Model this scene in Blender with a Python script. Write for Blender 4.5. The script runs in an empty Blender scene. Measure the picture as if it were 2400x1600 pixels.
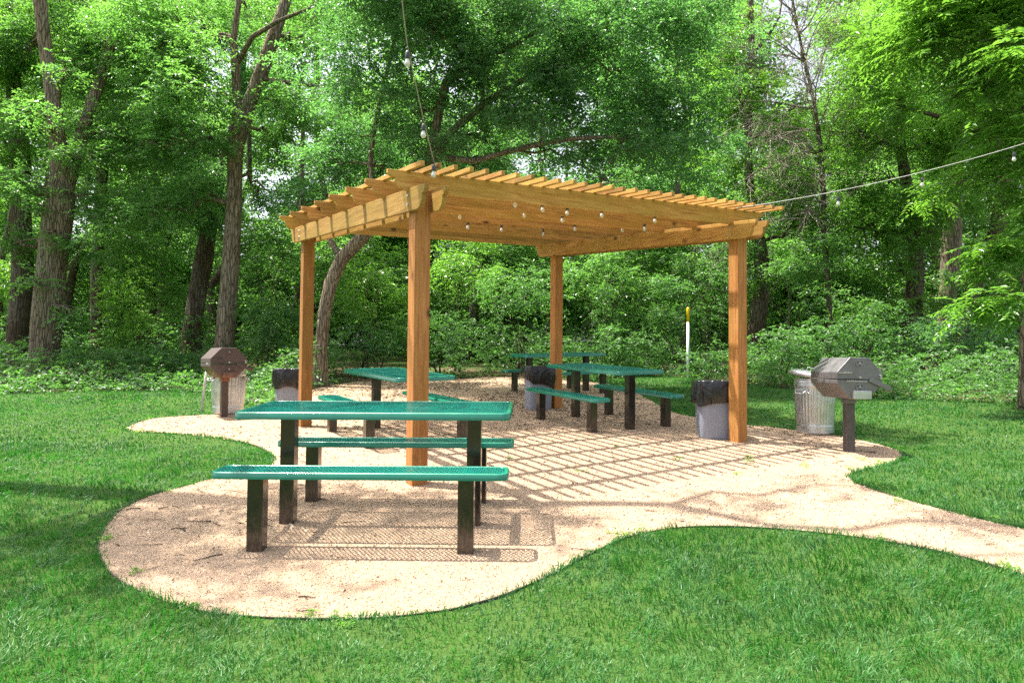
import bpy, math, random
import numpy as np
from mathutils import Vector, Matrix
from math import sin, cos, pi, radians

random.seed(7)
rng = np.random.default_rng(11)
sc = bpy.context.scene
col = sc.collection

# ------------------------------------------------------------------ camera, sky, sun, exposure
F_PX, PITCH, ROLL, CAM_H = 1678.66, 0.03159, 0.0085, 1.076
GX, GY = 0.00803, 0.05636                       # the lawn rises gently away from the camera


def gz_plane(x, y):
    return GX * np.clip(x, -40, 40) + GY * (np.clip(y, -20, 45) - 5)


def gz(x, y):
    """height of the ground: a gentle slope that falls off a little faster towards the camera"""
    t = 8 - np.clip(y, -20, 45)
    return gz_plane(x, y) - .022 * (t + np.sqrt(t * t + 1)) / 2 + .006


_cp, _sp, _cr, _sr = cos(PITCH), sin(PITCH), cos(ROLL), sin(ROLL)
V_FWD = Vector((0, _cp, _sp))
_up, _rt = Vector((0, -_sp, _cp)), Vector((1, 0, 0))
V_RT = _cr * _rt + _sr * _up
V_UP = -_sr * _rt + _cr * _up
CAM = Vector((0, 0, CAM_H))

cam_data = bpy.data.cameras.new('camera')
cam_data.sensor_width = 36
cam_data.lens = F_PX / 2400 * 36
cam_data.clip_start = 0.05
cam_data.clip_end = 2000
cam = bpy.data.objects.new('camera', cam_data)
col.objects.link(cam)
cam.matrix_world = Matrix(((V_RT.x, V_UP.x, -V_FWD.x, 0), (V_RT.y, V_UP.y, -V_FWD.y, 0),
                           (V_RT.z, V_UP.z, -V_FWD.z, CAM_H), (0, 0, 0, 1)))
sc.camera = cam

SUN_EL, SUN_AZ = radians(69), radians(-72)      # azimuth from +Y, negative = left
world = bpy.data.worlds.new('World')
sc.world = world
world.use_nodes = True
_nt = world.node_tree
_bg = _nt.nodes['Background']
_sky = _nt.nodes.new('ShaderNodeTexSky')
_sky.sky_type = 'NISHITA'
_sky.sun_disc = False
_sky.sun_elevation = SUN_EL
_sky.sun_rotation = SUN_AZ
_sky.air_density = 1.0
_sky.dust_density = 5.0
_sky.ozone_density = 0.7
_hz = _nt.nodes.new('ShaderNodeHueSaturation')      # hazy, nearly white summer sky
_hz.inputs['Saturation'].default_value = .42
_hz.inputs['Value'].default_value = 1.15
_nt.links.new(_sky.outputs[0], _hz.inputs['Color'])
_nt.links.new(_hz.outputs[0], _bg.inputs[0])
_bg.inputs[1].default_value = 0.11

sun_data = bpy.data.lights.new('sun', 'SUN')
sun_data.energy = 4.8
sun_data.angle = radians(0.6)
sun_data.color = (1.0, 0.93, 0.82)
sun = bpy.data.objects.new('sun', sun_data)
col.objects.link(sun)
_sd = Vector((sin(SUN_AZ) * cos(SUN_EL), cos(SUN_AZ) * cos(SUN_EL), sin(SUN_EL)))
sun.rotation_euler = _sd.to_track_quat('Z', 'Y').to_euler()

sc.view_settings.view_transform = 'Standard'
sc.view_settings.look = 'None'
sc.view_settings.exposure = 1.65
sc.view_settings.gamma = 1.0
sc.render.engine = 'CYCLES'
sc.cycles.use_denoising = False
sc.cycles.max_bounces = 7
sc.cycles.diffuse_bounces = 4
sc.cycles.glossy_bounces = 2
sc.cycles.transmission_bounces = 5
sc.cycles.transparent_max_bounces = 8
sc.cycles.sample_clamp_indirect = 6.0


# ------------------------------------------------------------------ helpers
def at(u, v, Y):
    """pixel of the 2352-wide photograph at depth Y (metres along the ground) -> world point"""
    px, py = u / .98, v / .98
    d = V_FWD + V_RT * ((px - 1200) / F_PX) - V_UP * ((py - 800) / F_PX)
    return CAM + d * (Y / d.y)


def on_ground(u, v, h=0.0):
    px, py = u / .98, v / .98
    d = V_FWD + V_RT * ((px - 1200) / F_PX) - V_UP * ((py - 800) / F_PX)
    lo, hi = .5, 120.0
    for _ in range(50):
        m = (lo + hi) / 2
        p = CAM + d * m
        if p.z > float(gz(p.x, p.y)) + h: lo = m
        else: hi = m
    return CAM + d * hi


def tag(o, label=None, cat=None, group=None, kind=None):
    if label: o['label'] = label
    if cat: o['category'] = cat
    if group: o['group'] = group
    if kind: o['kind'] = kind
    return o


def thing(name, label, cat, loc=(0, 0, 0), rz=0, group=None):
    o = bpy.data.objects.new(name, None)
    o.empty_display_size = .2
    col.objects.link(o)
    o.location = loc
    o.rotation_euler = (0, 0, rz)
    return tag(o, label, cat, group)


def big_mesh(name, V, Fq, material, parent=None, smooth=False, attrs=None, tri=False):
    """fast mesh from numpy arrays: V (n,3), Fq (m,3|4)"""
    me = bpy.data.meshes.new(name)
    k = Fq.shape[1]
    me.vertices.add(len(V))
    me.vertices.foreach_set('co', np.ascontiguousarray(V, dtype=np.float32).ravel())
    me.loops.add(Fq.size)
    me.loops.foreach_set('vertex_index', np.ascontiguousarray(Fq, dtype=np.int32).ravel())
    me.polygons.add(len(Fq))
    me.polygons.foreach_set('loop_start', np.arange(0, Fq.size, k, dtype=np.int32))
    me.polygons.foreach_set('loop_total', np.full(len(Fq), k, dtype=np.int32))
    me.polygons.foreach_set('use_smooth', np.full(len(Fq), smooth, dtype=bool))
    for an, av in (attrs or {}).items():
        a = me.attributes.new(an, 'FLOAT', 'FACE')
        a.data.foreach_set('value', np.ascontiguousarray(av, dtype=np.float32))
    me.update(calc_edges=True)
    me.materials.append(material)
    o = bpy.data.objects.new(name, me)
    col.objects.link(o)
    if parent: o.parent = parent
    return o


class MB:
    """collects shapes; build() links them as ONE mesh object"""
    def __init__(s):
        s.v, s.f, s.sm = [], [], []

    def raw(s, vs, fs, smooth=False):
        n = len(s.v)
        s.v += [tuple(p) for p in vs]
        s.f += [tuple(i + n for i in f) for f in fs]
        s.sm += [smooth] * len(fs)
        return s

    def box(s, c, d, R=None):
        vs = []
        for i in range(8):
            p = Vector(((i & 1) - .5, (i >> 1 & 1) - .5, (i >> 2 & 1) - .5))
            p = Vector((p.x * d[0], p.y * d[1], p.z * d[2]))
            if R is not None: p = R @ p
            vs.append(p + Vector(c))
        return s.raw(vs, [(0, 2, 3, 1), (4, 5, 7, 6), (0, 1, 5, 4), (2, 6, 7, 3), (0, 4, 6, 2), (1, 3, 7, 5)])

    def bar(s, p, q, w, h):
        """flat bar from p to q in the xy plane, w wide and h tall"""
        p, q = Vector(p), Vector(q)
        d = q - p
        a = math.atan2(d.y, d.x)
        return s.box((p + q) / 2, (d.length, w, h), Matrix.Rotation(a, 3, 'Z'))

    def tube(s, pts, rad, n=8, smooth=True, cap=True):
        pts = [Vector(p) for p in pts]
        if not hasattr(rad, '__len__'): rad = [rad] * len(pts)
        vs, fs = [], []
        ref = None
        for i, p in enumerate(pts):
            t = (pts[min(i + 1, len(pts) - 1)] - pts[max(i - 1, 0)]).normalized()
            if ref is None:
                ref = t.orthogonal().normalized()
            ref = (ref - t * ref.dot(t))
            ref = ref.normalized() if ref.length > 1e-6 else t.orthogonal().normalized()
            b = t.cross(ref)
            for k in range(n):
                a = 2 * pi * k / n
                vs.append(p + (ref * cos(a) + b * sin(a)) * rad[i])
        for i in range(len(pts) - 1):
            for k in range(n):
                k2 = (k + 1) % n
                fs.append((i * n + k, i * n + k2, (i + 1) * n + k2, (i + 1) * n + k))
        s.raw(vs, fs, smooth)
        if cap:
            m = len(s.v) - len(vs)
            s.f.append(tuple(m + k for k in reversed(range(n)))); s.sm.append(False)
            s.f.append(tuple(m + (len(pts) - 1) * n + k for k in range(n))); s.sm.append(False)
        return s

    def bark_tube(s, pts, rad, r, n=22, amp=.07):
        """tube with long ridges and lumps, like a trunk"""
        m0 = len(s.v)
        s.tube(pts, rad, n)
        ph = r.uniform(0, 6.28, 6)
        P = [Vector(p) for p in pts]
        for i, p in enumerate(P):
            for k in range(n):
                a = 2 * pi * k / n
                w = (.5 * sin(3 * a + ph[0] + i * .17) + .45 * sin(5 * a + ph[1] - i * .23) + .4 * sin(9 * a + ph[2] + i * .31)
                     + .45 * ((k * 7919 + i * 104729) % 101 / 50.5 - 1))
                j = m0 + i * n + k
                v = Vector(s.v[j])
                s.v[j] = tuple(p + (v - p) * (1 + amp * w))
        return s

    def prism(s, outline, axis, a, b):
        """outline: 2D points; axis 'x': outline=(y,z), 'y': outline=(x,z), 'z': outline=(x,y)"""
        mk = {'x': lambda p, t: (t, p[0], p[1]), 'y': lambda p, t: (p[0], t, p[1]), 'z': lambda p, t: (p[0], p[1], t)}[axis]
        n = len(outline)
        vs = [mk(p, a) for p in outline] + [mk(p, b) for p in outline]
        fs = [tuple(range(n)), tuple(reversed(range(n, 2 * n)))]
        fs += [(i, i + n, (i + 1) % n + n, (i + 1) % n) for i in range(n)]
        return s.raw(vs, fs)

    def rings(s, loops, smooth=True, cap0=False, cap1=False):
        """skin a list of closed loops that have the same number of points"""
        n = len(loops[0])
        vs = [p for L in loops for p in L]
        fs = []
        for i in range(len(loops) - 1):
            for k in range(n):
                k2 = (k + 1) % n
                fs.append((i * n + k, i * n + k2, (i + 1) * n + k2, (i + 1) * n + k))
        m = len(s.v)
        s.raw(vs, fs, smooth)
        if cap0: s.f.append(tuple(m + k for k in reversed(range(n)))); s.sm.append(False)
        if cap1: s.f.append(tuple(m + (len(loops) - 1) * n + k for k in range(n))); s.sm.append(False)
        return s

    def build(s, name, material, parent=None, xf=None, bevel=0):
        me = bpy.data.meshes.new(name)
        v = [xf(p) for p in s.v] if xf else s.v
        me.from_pydata(v, [], s.f)
        me.polygons.foreach_set('use_smooth', s.sm)
        import bmesh
        bm = bmesh.new(); bm.from_mesh(me)
        bmesh.ops.recalc_face_normals(bm, faces=bm.faces)
        bm.to_mesh(me); bm.free()
        me.materials.append(material)
        me.update()
        o = bpy.data.objects.new(name, me)
        col.objects.link(o)
        if parent: o.parent = parent
        if bevel:
            m = o.modifiers.new('bevel', 'BEVEL')
            m.width = bevel; m.segments = 2; m.limit_method = 'ANGLE'; m.angle_limit = radians(40)
        return o


# ------------------------------------------------------------------ materials
def new_mat(name):
    m = bpy.data.materials.new(name)
    m.use_nodes = True
    nt = m.node_tree
    b = nt.nodes['Principled BSDF']
    return m, nt, b


def node(nt, t, **kw):
    n = nt.nodes.new('ShaderNode' + t)
    for k, v in kw.items():
        if k in n.inputs: n.inputs[k].default_value = v
        else: setattr(n, k, v)
    return n


def ramp(nt, fac, stops, interp='LINEAR'):
    r = nt.nodes.new('ShaderNodeValToRGB')
    r.color_ramp.interpolation = interp
    e = r.color_ramp.elements
    while len(e) < len(stops): e.new(.5)
    for i, (p, c) in enumerate(stops):
        e[i].position = p
        e[i].color = tuple(c) + (1,) if len(c) == 3 else c
    if fac is not None: nt.links.new(fac, r.inputs[0])
    return r


def coords(nt, scale=(1, 1, 1), loc=(0, 0, 0), kind='Object'):
    tc = nt.nodes.new('ShaderNodeTexCoord')
    mp = nt.nodes.new('ShaderNodeMapping')
    mp.inputs['Scale'].default_value = scale
    mp.inputs['Location'].default_value = loc
    nt.links.new(tc.outputs[kind], mp.inputs[0])
    return mp.outputs[0]


def noise(nt, vec, scale, detail=4, rough=.6, dist=0):
    n = node(nt, 'TexNoise')
    n.inputs['Scale'].default_value = scale
    n.inputs['Detail'].default_value = detail
    n.inputs['Roughness'].default_value = rough
    n.inputs['Distortion'].default_value = dist
    nt.links.new(vec, n.inputs['Vector'])
    return n.outputs['Fac']


def mix(nt, fac, a, b, mode='MIX'):
    m = nt.nodes.new('ShaderNodeMix')
    m.data_type = 'RGBA'; m.blend_type = mode
    for s, i in ((fac, 0), (a, 6), (b, 7)):
        if isinstance(s, (int, float)): m.inputs[i].default_value = s
        elif isinstance(s, tuple): m.inputs[i].default_value = s + (1,) if len(s) == 3 else s
        else: nt.links.new(s, m.inputs[i])
    return m.outputs[2]


def bump(nt, b, h, strength, dist=.01):
    n = nt.nodes.new('ShaderNodeBump')
    n.inputs['Strength'].default_value = strength
    n.inputs['Distance'].default_value = dist
    nt.links.new(h, n.inputs['Height'])
    nt.links.new(n.outputs[0], b.inputs['Normal'])


def leaf_mat(name, dark, mid, light, trans, tfac=.45, rough=.33):
    m, nt, b = new_mat(name)
    at_ = node(nt, 'Attribute', attribute_name='tint')
    r = ramp(nt, at_.outputs['Fac'], [(0, dark), (.5, mid), (1, light)])
    nt.links.new(r.outputs[0], b.inputs['Base Color'])
    b.inputs['Roughness'].default_value = rough
    tr = node(nt, 'BsdfTranslucent')
    r2 = ramp(nt, at_.outputs['Fac'], [(0, tuple(c * .7 for c in trans)), (1, tuple(min(1, c * 1.25) for c in trans))])
    nt.links.new(r2.outputs[0], tr.inputs['Color'])
    ms = node(nt, 'MixShader')
    ms.inputs[0].default_value = tfac
    out = nt.nodes['Material Output']
    nt.links.new(b.outputs[0], ms.inputs[1]); nt.links.new(tr.outputs[0], ms.inputs[2])
    nt.links.new(ms.outputs[0], out.inputs[0])
    return m


def bark_mat(name, c0, c1):
    m, nt, b = new_mat(name)
    v = coords(nt, (1, 1, .13))
    n1 = noise(nt, v, 16, 6, .7, .4)
    n2 = noise(nt, coords(nt), 1.3, 3)
    vo = node(nt, 'TexVoronoi', feature='DISTANCE_TO_EDGE')
    vo.inputs['Scale'].default_value = 22
    nt.links.new(v, vo.inputs['Vector'])
    r = ramp(nt, n1, [(.3, c0), (.7, c1)])
    g = mix(nt, ramp(nt, n2, [(.45, (0, 0, 0)), (.7, (1, 1, 1))]).outputs[0], r.outputs[0],
            mix(nt, .45, r.outputs[0], (.30, .29, .25)))
    crack = ramp(nt, vo.outputs['Distance'], [(0, (0, 0, 0)), (.12, (1, 1, 1))])
    c = mix(nt, crack.outputs[0], mix(nt, .5, g, (.04, .032, .024)), g)
    nt.links.new(c, b.inputs['Base Color'])
    b.inputs['Roughness'].default_value = .95
    b.inputs['Specular IOR Level'].default_value = .15
    add = node(nt, 'Math', operation='ADD')
    nt.links.new(crack.outputs[0], add.inputs[0]); nt.links.new(n1, add.inputs[1])
    bump(nt, b, add.outputs[0], 1.0, .03)
    return m


def wood_mat(name, axis, c_dark, c_mid, c_light):
    """stained cedar; grain runs along axis"""
    m, nt, b = new_mat(name)
    oi = node(nt, 'ObjectInfo')
    tc = node(nt, 'TexCoord')
    add = node(nt, 'VectorMath', operation='ADD')
    sclv = node(nt, 'VectorMath', operation='SCALE')
    comb = node(nt, 'CombineXYZ')
    for k in range(3): nt.links.new(oi.outputs['Random'], comb.inputs[k])
    nt.links.new(comb.outputs[0], sclv.inputs[0]); sclv.inputs['Scale'].default_value = 37
    nt.links.new(tc.outputs['Object'], add.inputs[0]); nt.links.new(sclv.outputs[0], add.inputs[1])
    mp = node(nt, 'Mapping')
    s = [1, 1, 1]; s['xyz'.index(axis)] = .07
    mp.inputs['Scale'].default_value = s
    nt.links.new(add.outputs[0], mp.inputs[0])
    mp2 = node(nt, 'Mapping')
    s2 = [1, 1, 1]; s2['xyz'.index(axis)] = .3
    mp2.inputs['Scale'].default_value = s2
    nt.links.new(add.outputs[0], mp2.inputs[0])
    g = noise(nt, mp.outputs[0], 38, 5, .6, .6)
    big = noise(nt, mp2.outputs[0], 5, 3, .5)
    c = ramp(nt, g, [(.28, c_dark), (.5, c_mid), (.75, c_light)]).outputs[0]
    c = mix(nt, ramp(nt, big, [(.4, (0, 0, 0)), (.68, (.65, .65, .65))]).outputs[0], c, (c_mid[0] * .78, c_mid[1] * .92, c_mid[2] * .6))
    # knots
    vo = node(nt, 'TexVoronoi')
    vo.inputs['Scale'].default_value = 4.2
    vo.inputs['Randomness'].default_value = 1
    mp3 = node(nt, 'Mapping')
    s3 = [1, 1, 1]; s3['xyz'.index(axis)] = .62
    mp3.inputs['Scale'].default_value = s3
    nt.links.new(add.outputs[0], mp3.inputs[0])
    nt.links.new(mp3.outputs[0], vo.inputs['Vector'])
    kn = ramp(nt, vo.outputs['Distance'], [(.06, (1, 1, 1)), (.10, (.6, .6, .6)), (.17, (0, 0, 0))])
    c = mix(nt, kn.outputs[0], c, (.09, .035, .012))
    # bleached flecks and weathering
    fl = noise(nt, mp.outputs[0], 28, 4, .75, .2)
    flm = ramp(nt, fl, [(.70, (0, 0, 0)), (.76, (.5, .5, .5))])
    c = mix(nt, flm.outputs[0], c, (.62, .5, .3))
    hsv = node(nt, 'HueSaturation')
    mr = node(nt, 'MapRange'); mr.inputs[3].default_value = .66; mr.inputs[4].default_value = 1.22
    nt.links.new(oi.outputs['Random'], mr.inputs[0]); nt.links.new(mr.outputs[0], hsv.inputs['Value'])
    mh = node(nt, 'Math', operation='FRACT'); mh0 = node(nt, 'Math', operation='MULTIPLY')
    nt.links.new(oi.outputs['Random'], mh0.inputs[0]); mh0.inputs[1].default_value = 7.31
    nt.links.new(mh0.outputs[0], mh.inputs[0])
    mr2 = node(nt, 'MapRange'); mr2.inputs[3].default_value = .493; mr2.inputs[4].default_value = .509
    nt.links.new(mh.outputs[0], mr2.inputs[0]); nt.links.new(mr2.outputs[0], hsv.inputs['Hue'])
    nt.links.new(c, hsv.inputs['Color'])
    nt.links.new(hsv.outputs[0], b.inputs['Base Color'])
    b.inputs['Roughness'].default_value = .72
    b.inputs['Specular IOR Level'].default_value = .3
    bump(nt, b, g, .35, .004)
    return m


M = {}
CW = ((.25, .108, .024), (.43, .222, .056), (.57, .34, .11))
for ax in 'xy':
    M['wood_' + ax] = wood_mat('stained_wood_' + ax, ax, *CW)
M['wood_z'] = wood_mat('stained_post_wood', 'z', (.23, .085, .022), (.43, .188, .054), (.55, .285, .09))

M['bark'] = bark_mat('bark', (.13, .098, .07), (.34, .27, .195))
M['bark_dark'] = bark_mat('bark_dark', (.055, .04, .028), (.17, .125, .085))
M['bark_pale'] = bark_mat('bark_pale', (.16, .12, .085), (.36, .28, .21))
M['dead_wood'] = bark_mat('dead_wood', (.28, .24, .19), (.52, .46, .38))

M['leaf_mid'] = leaf_mat('leaf_mid', (.036, .10, .028), (.068, .155, .046), (.14, .25, .10), (.21, .50, .07))
M['leaf_bright'] = leaf_mat('leaf_bright', (.042, .12, .018), (.075, .18, .028), (.13, .25, .05), (.22, .50, .045), .48)
M['leaf_blue'] = leaf_mat('leaf_blue', (.036, .10, .046), (.068, .155, .075), (.14, .25, .145), (.19, .48, .09), .43)
M['leaf_far'] = leaf_mat('leaf_far', (.032, .09, .022), (.055, .135, .032), (.115, .22, .075), (.22, .50, .075), .47)
M['leaf_shrub'] = leaf_mat('leaf_shrub', (.03, .09, .024), (.056, .14, .04), (.12, .21, .085), (.16, .41, .06), .42, .42)
M['grass'] = leaf_mat('grass_blade', (.014, .080, .014), (.029, .130, .022), (.060, .185, .037), (.052, .27, .024), .35, .5)
M['litter'] = leaf_mat('dry_leaf', (.09, .055, .035), (.17, .11, .07), (.30, .21, .13), (.3, .2, .1), .15, .8)


def simple(name, c, rough=.5, metal=0, spec=.5, coat=0, var=0, vscale=6, bmp=0):
    m, nt, b = new_mat(name)
    b.inputs['Base Color'].default_value = c + (1,)
    b.inputs['Roughness'].default_value = rough
    b.inputs['Metallic'].default_value = metal
    b.inputs['Specular IOR Level'].default_value = spec
    b.inputs['Coat Weight'].default_value = coat
    b.inputs['Coat Roughness'].default_value = .12
    if var:
        n = noise(nt, coords(nt), vscale, 5, .65)
        r = ramp(nt, n, [(.3, tuple(x * (1 - var) for x in c)), (.7, tuple(min(1, x * (1 + var)) for x in c))])
        nt.links.new(r.outputs[0], b.inputs['Base Color'])
        r2 = ramp(nt, n, [(.3, (rough * .75,) * 3), (.7, (min(1, rough * 1.3),) * 3)])
        nt.links.new(r2.outputs[0], b.inputs['Roughness'])
        if bmp: bump(nt, b, n, bmp, .01)
    return m


M['green'] = simple('green_plastic_coating', (.0, .165, .104), .27, 0, .6, .4, .1, 9)
M['mesh_sky_tint'] = simple('green_mesh_sky_tinted', (.004, .215, .175), .25, 0, .65, .6, .1, 9)  # green coating shifted to teal: the sky's reflection is painted into the colour
M['cable'] = simple('cable_sheath', (.30, .28, .24), .5)
M['cable_pale'] = simple('pale_cable', (.42, .42, .40), .5)
M['socket'] = simple('lamp_socket', (.035, .035, .04), .45)
M['bulb'] = simple('bulb_glass', (.62, .61, .56), .12, 0, .6, .3)
M['bin'] = simple('grey_plastic', (.235, .255, .315), .42, 0, .4, 0, .1, 5)
M['galv'] = simple('galvanised_steel', (.60, .61, .62), .36, .9, .5, 0, .12, 5)
M['grill_grey'] = simple('grey_grill_steel', (.20, .19, .205), .36, .6, .5, 0, .15, 8)
M['white_paint'] = simple('white_plastic', (.72, .74, .75), .4)
M['yellow_paint'] = simple('yellow_plastic', (.85, .56, .0), .4)
M['bolt'] = simple('zinc_bolt', (.55, .53, .5), .4, .8)
M['edging'] = simple('dark_edging', (.075, .062, .048), .8, 0, .3, 0, .3, 9)
M['twig'] = simple('twig_bark', (.07, .05, .035), .9, 0, .2, 0, .3, 20)
M['stake'] = simple('weathered_stake', (.5, .48, .44), .7, 0, .3, 0, .2, 8)


def leg_mat():
    m, nt, b = new_mat('black_leg_paint')
    co = coords(nt)
    n = noise(nt, co, 10, 6, .7)
    sp = node(nt, 'SeparateXYZ'); nt.links.new(co, sp.inputs[0])
    n2 = noise(nt, coords(nt, (1, 1, .3)), 55, 4, .8)
    base = ramp(nt, n, [(.3, (.012, .010, .009)), (.7, (.03, .022, .018))])
    # splashed dust near the soil, with its own ragged upper edge
    mr = node(nt, 'MapRange'); mr.inputs[1].default_value = -.08; mr.inputs[2].default_value = .24
    mr.inputs[3].default_value = .38; mr.inputs[4].default_value = 0
    nt.links.new(sp.outputs[2], mr.inputs[0])
    mu = node(nt, 'Math', operation='MULTIPLY'); nt.links.new(mr.outputs[0], mu.inputs[0])
    nt.links.new(ramp(nt, n2, [(.42, (0, 0, 0)), (.62, (1, 1, 1))]).outputs[0], mu.inputs[1])
    c = mix(nt, mu.outputs[0], base.outputs[0], (.24, .16, .11))
    nt.links.new(c, b.inputs['Base Color'])
    b.inputs['Roughness'].default_value = .16
    b.inputs['Specular IOR Level'].default_value = .65
    return m


M['leg'] = leg_mat()


def rust_mat():
    m, nt, b = new_mat('rusty_grill_steel')
    co = coords(nt)
    n = noise(nt, co, 5, 6, .7)
    sp = node(nt, 'SeparateXYZ'); nt.links.new(co, sp.inputs[0])
    ad = node(nt, 'Math', operation='MULTIPLY_ADD')
    nt.links.new(sp.outputs[2], ad.inputs[0]); ad.inputs[1].default_value = -2.6; ad.inputs[2].default_value = 2.05
    ad2 = node(nt, 'Math', operation='ADD'); nt.links.new(ad.outputs[0], ad2.inputs[0]); nt.links.new(n, ad2.inputs[1])
    r = ramp(nt, ad2.outputs[0], [(.55, (.085, .062, .06)), (.88, (.10, .066, .06)), (1.0, (.22, .095, .06))])
    nt.links.new(r.outputs[0], b.inputs['Base Color'])
    b.inputs['Roughness'].default_value = .5
    b.inputs['Metallic'].default_value = .25
    return m


M['grill_rust'] = rust_mat()
M['grill_post'] = simple('dark_grill_post', (.10, .085, .085), .45, .4, .5, 0, .2, 8)
M['grill_brown'] = simple('brown_grill_steel', (.085, .058, .05), .5, .3, .5, 0, .25, 8)


def bag_mat():
    m, nt, b = new_mat('black_bag_film')
    b.inputs['Base Color'].default_value = (.012, .012, .015, 1)
    b.inputs['Roughness'].default_value = .24
    b.inputs['Specular IOR Level'].default_value = .5
    n = noise(nt, coords(nt, (1, 1, .45)), 9, 2, .5, 1.6)
    bump(nt, b, n, .55, .05)
    return m


M['bag'] = bag_mat()


def ground_mat():
    m, nt, b = new_mat('forest_floor')
    co = coords(nt)
    n = noise(nt, co, .8, 6, .7)
    n2 = noise(nt, co, 22, 5, .75)
    a = ramp(nt, n2, [(.3, (.05, .035, .022)), (.55, (.12, .085, .055)), (.75, (.20, .15, .10))])
    g = ramp(nt, n2, [(.3, (.03, .06, .015)), (.7, (.07, .12, .03))])
    nt.links.new(mix(nt, ramp(nt, n, [(.42, (0, 0, 0)), (.58, (1, 1, 1))]).outputs[0], a.outputs[0], g.outputs[0]), b.inputs['Base Color'])
    b.inputs['Roughness'].default_value = 1
    b.inputs['Specular IOR Level'].default_value = .1
    bump(nt, b, n2, .8, .03)
    return m


def lawn_mat():
    m, nt, b = new_mat('lawn_turf')
    co = coords(nt)
    n = noise(nt, co, .7, 5, .6)
    n2 = noise(nt, co, 45, 4, .7)
    a = ramp(nt, n2, [(.3, (.028, .060, .012)), (.7, (.06, .125, .025))])
    c = mix(nt, ramp(nt, n, [(.35, (0, 0, 0)), (.7, (.6, .6, .6))]).outputs[0], a.outputs[0], (.075, .13, .03))
    nt.links.new(c, b.inputs['Base Color'])
    b.inputs['Roughness'].default_value = 1
    b.inputs['Specular IOR Level'].default_value = .1
    bump(nt, b, n2, .9, .03)
    return m


def path_mat():
    m, nt, b = new_mat('crushed_granite')
    co = coords(nt)
    fine = noise(nt, co, 120, 4, .7)
    mid = noise(nt, co, 9, 6, .7, .5)
    big = noise(nt, co, .9, 5, .6)
    vo = node(nt, 'TexVoronoi'); vo.inputs['Scale'].default_value = 85
    nt.links.new(co, vo.inputs['Vector'])
    c = ramp(nt, fine, [(.25, (.31, .218, .148)), (.5, (.42, .312, .218)), (.75, (.51, .395, .285))]).outputs[0]
    c = mix(nt, ramp(nt, vo.outputs['Color'], [(0, (0, 0, 0)), (1, (.45, .45, .45))]).outputs[0], c, (.42, .28, .18))
    c = mix(nt, ramp(nt, mid, [(.52, (0, 0, 0)), (.74, (.8, .8, .8))]).outputs[0], c, (.32, .20, .12))
    c = mix(nt, ramp(nt, big, [(.45, (0, 0, 0)), (.7, (.5, .5, .5))]).outputs[0], c, (.40, .28, .20))
    nt.links.new(c, b.inputs['Base Color'])
    b.inputs['Roughness'].default_value = .95
    b.inputs['Specular IOR Level'].default_value = .15
    add = node(nt, 'Math', operation='ADD'); nt.links.new(fine, add.inputs[0]); nt.links.new(mid, add.inputs[1])
    bump(nt, b, add.outputs[0], .9, .02)
    return m


def chip_mat():
    m, nt, b = new_mat('granite_chip')
    a = node(nt, 'Attribute', attribute_name='tint')
    r = ramp(nt, a.outputs['Fac'], [(0, (.25, .17, .12)), (.35, (.39, .28, .20)), (.7, (.48, .365, .265)), (1, (.60, .49, .37))])
    nt.links.new(r.outputs[0], b.inputs['Base Color'])
    b.inputs['Roughness'].default_value = .9
    return m


M['forest_floor'] = ground_mat()
M['lawn'] = lawn_mat()
M['path'] = path_mat()
M['chip'] = chip_mat()


# ------------------------------------------------------------------ ground, lawn, path
def slab(name, pts, h, material, kind='structure'):
    """flat outline cut into strips so that it follows the ground"""
    import bmesh
    from mathutils.geometry import tessellate_polygon
    v3 = [Vector((p[0], p[1], 0)) for p in pts]
    bm = bmesh.new()
    bv = [bm.verts.new(p) for p in v3]
    for t in tessellate_polygon([v3]):
        try: bm.faces.new([bv[i] for i in t])
        except ValueError: pass
    for yc in list(np.arange(-16, 0, 4.0)) + list(np.arange(0, 16, .25)) + [20, 30]:
        bmesh.ops.bisect_plane(bm, geom=bm.verts[:] + bm.edges[:] + bm.faces[:], plane_co=(0, yc, 0), plane_no=(0, 1, 0), dist=1e-5)
    for v in bm.verts: v.co.z = float(gz(v.co.x, v.co.y)) + h
    for f in bm.faces:
        f.normal_update()
        if f.normal.z < 0: f.normal_flip()
    me = bpy.data.meshes.new(name)
    bm.to_mesh(me); bm.free()
    me.materials.append(material)
    o = bpy.data.objects.new(name, me)
    col.objects.link(o)
    tag(o, kind=kind)
    return o


def make_ground():
    xs = np.unique(np.concatenate([np.linspace(-300, -40, 8), np.linspace(-40, 40, 33), np.linspace(40, 300, 8)]))
    ys = np.unique(np.concatenate([np.linspace(-200, -20, 6), np.linspace(-20, 45, 27), np.linspace(-2, 16, 73), np.linspace(45, 400, 10)]))
    X, Y = np.meshgrid(xs, ys)
    V = np.stack([X, Y, gz(X, Y)], -1).reshape(-1, 3)
    nx = len(xs)
    q = [(j * nx + i, j * nx + i + 1, (j + 1) * nx + i + 1, (j + 1) * nx + i) for j in range(len(ys) - 1) for i in range(nx - 1)]
    o = big_mesh('ground', V, np.array(q), M['forest_floor'])
    tag(o, kind='structure')


make_ground()

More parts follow.
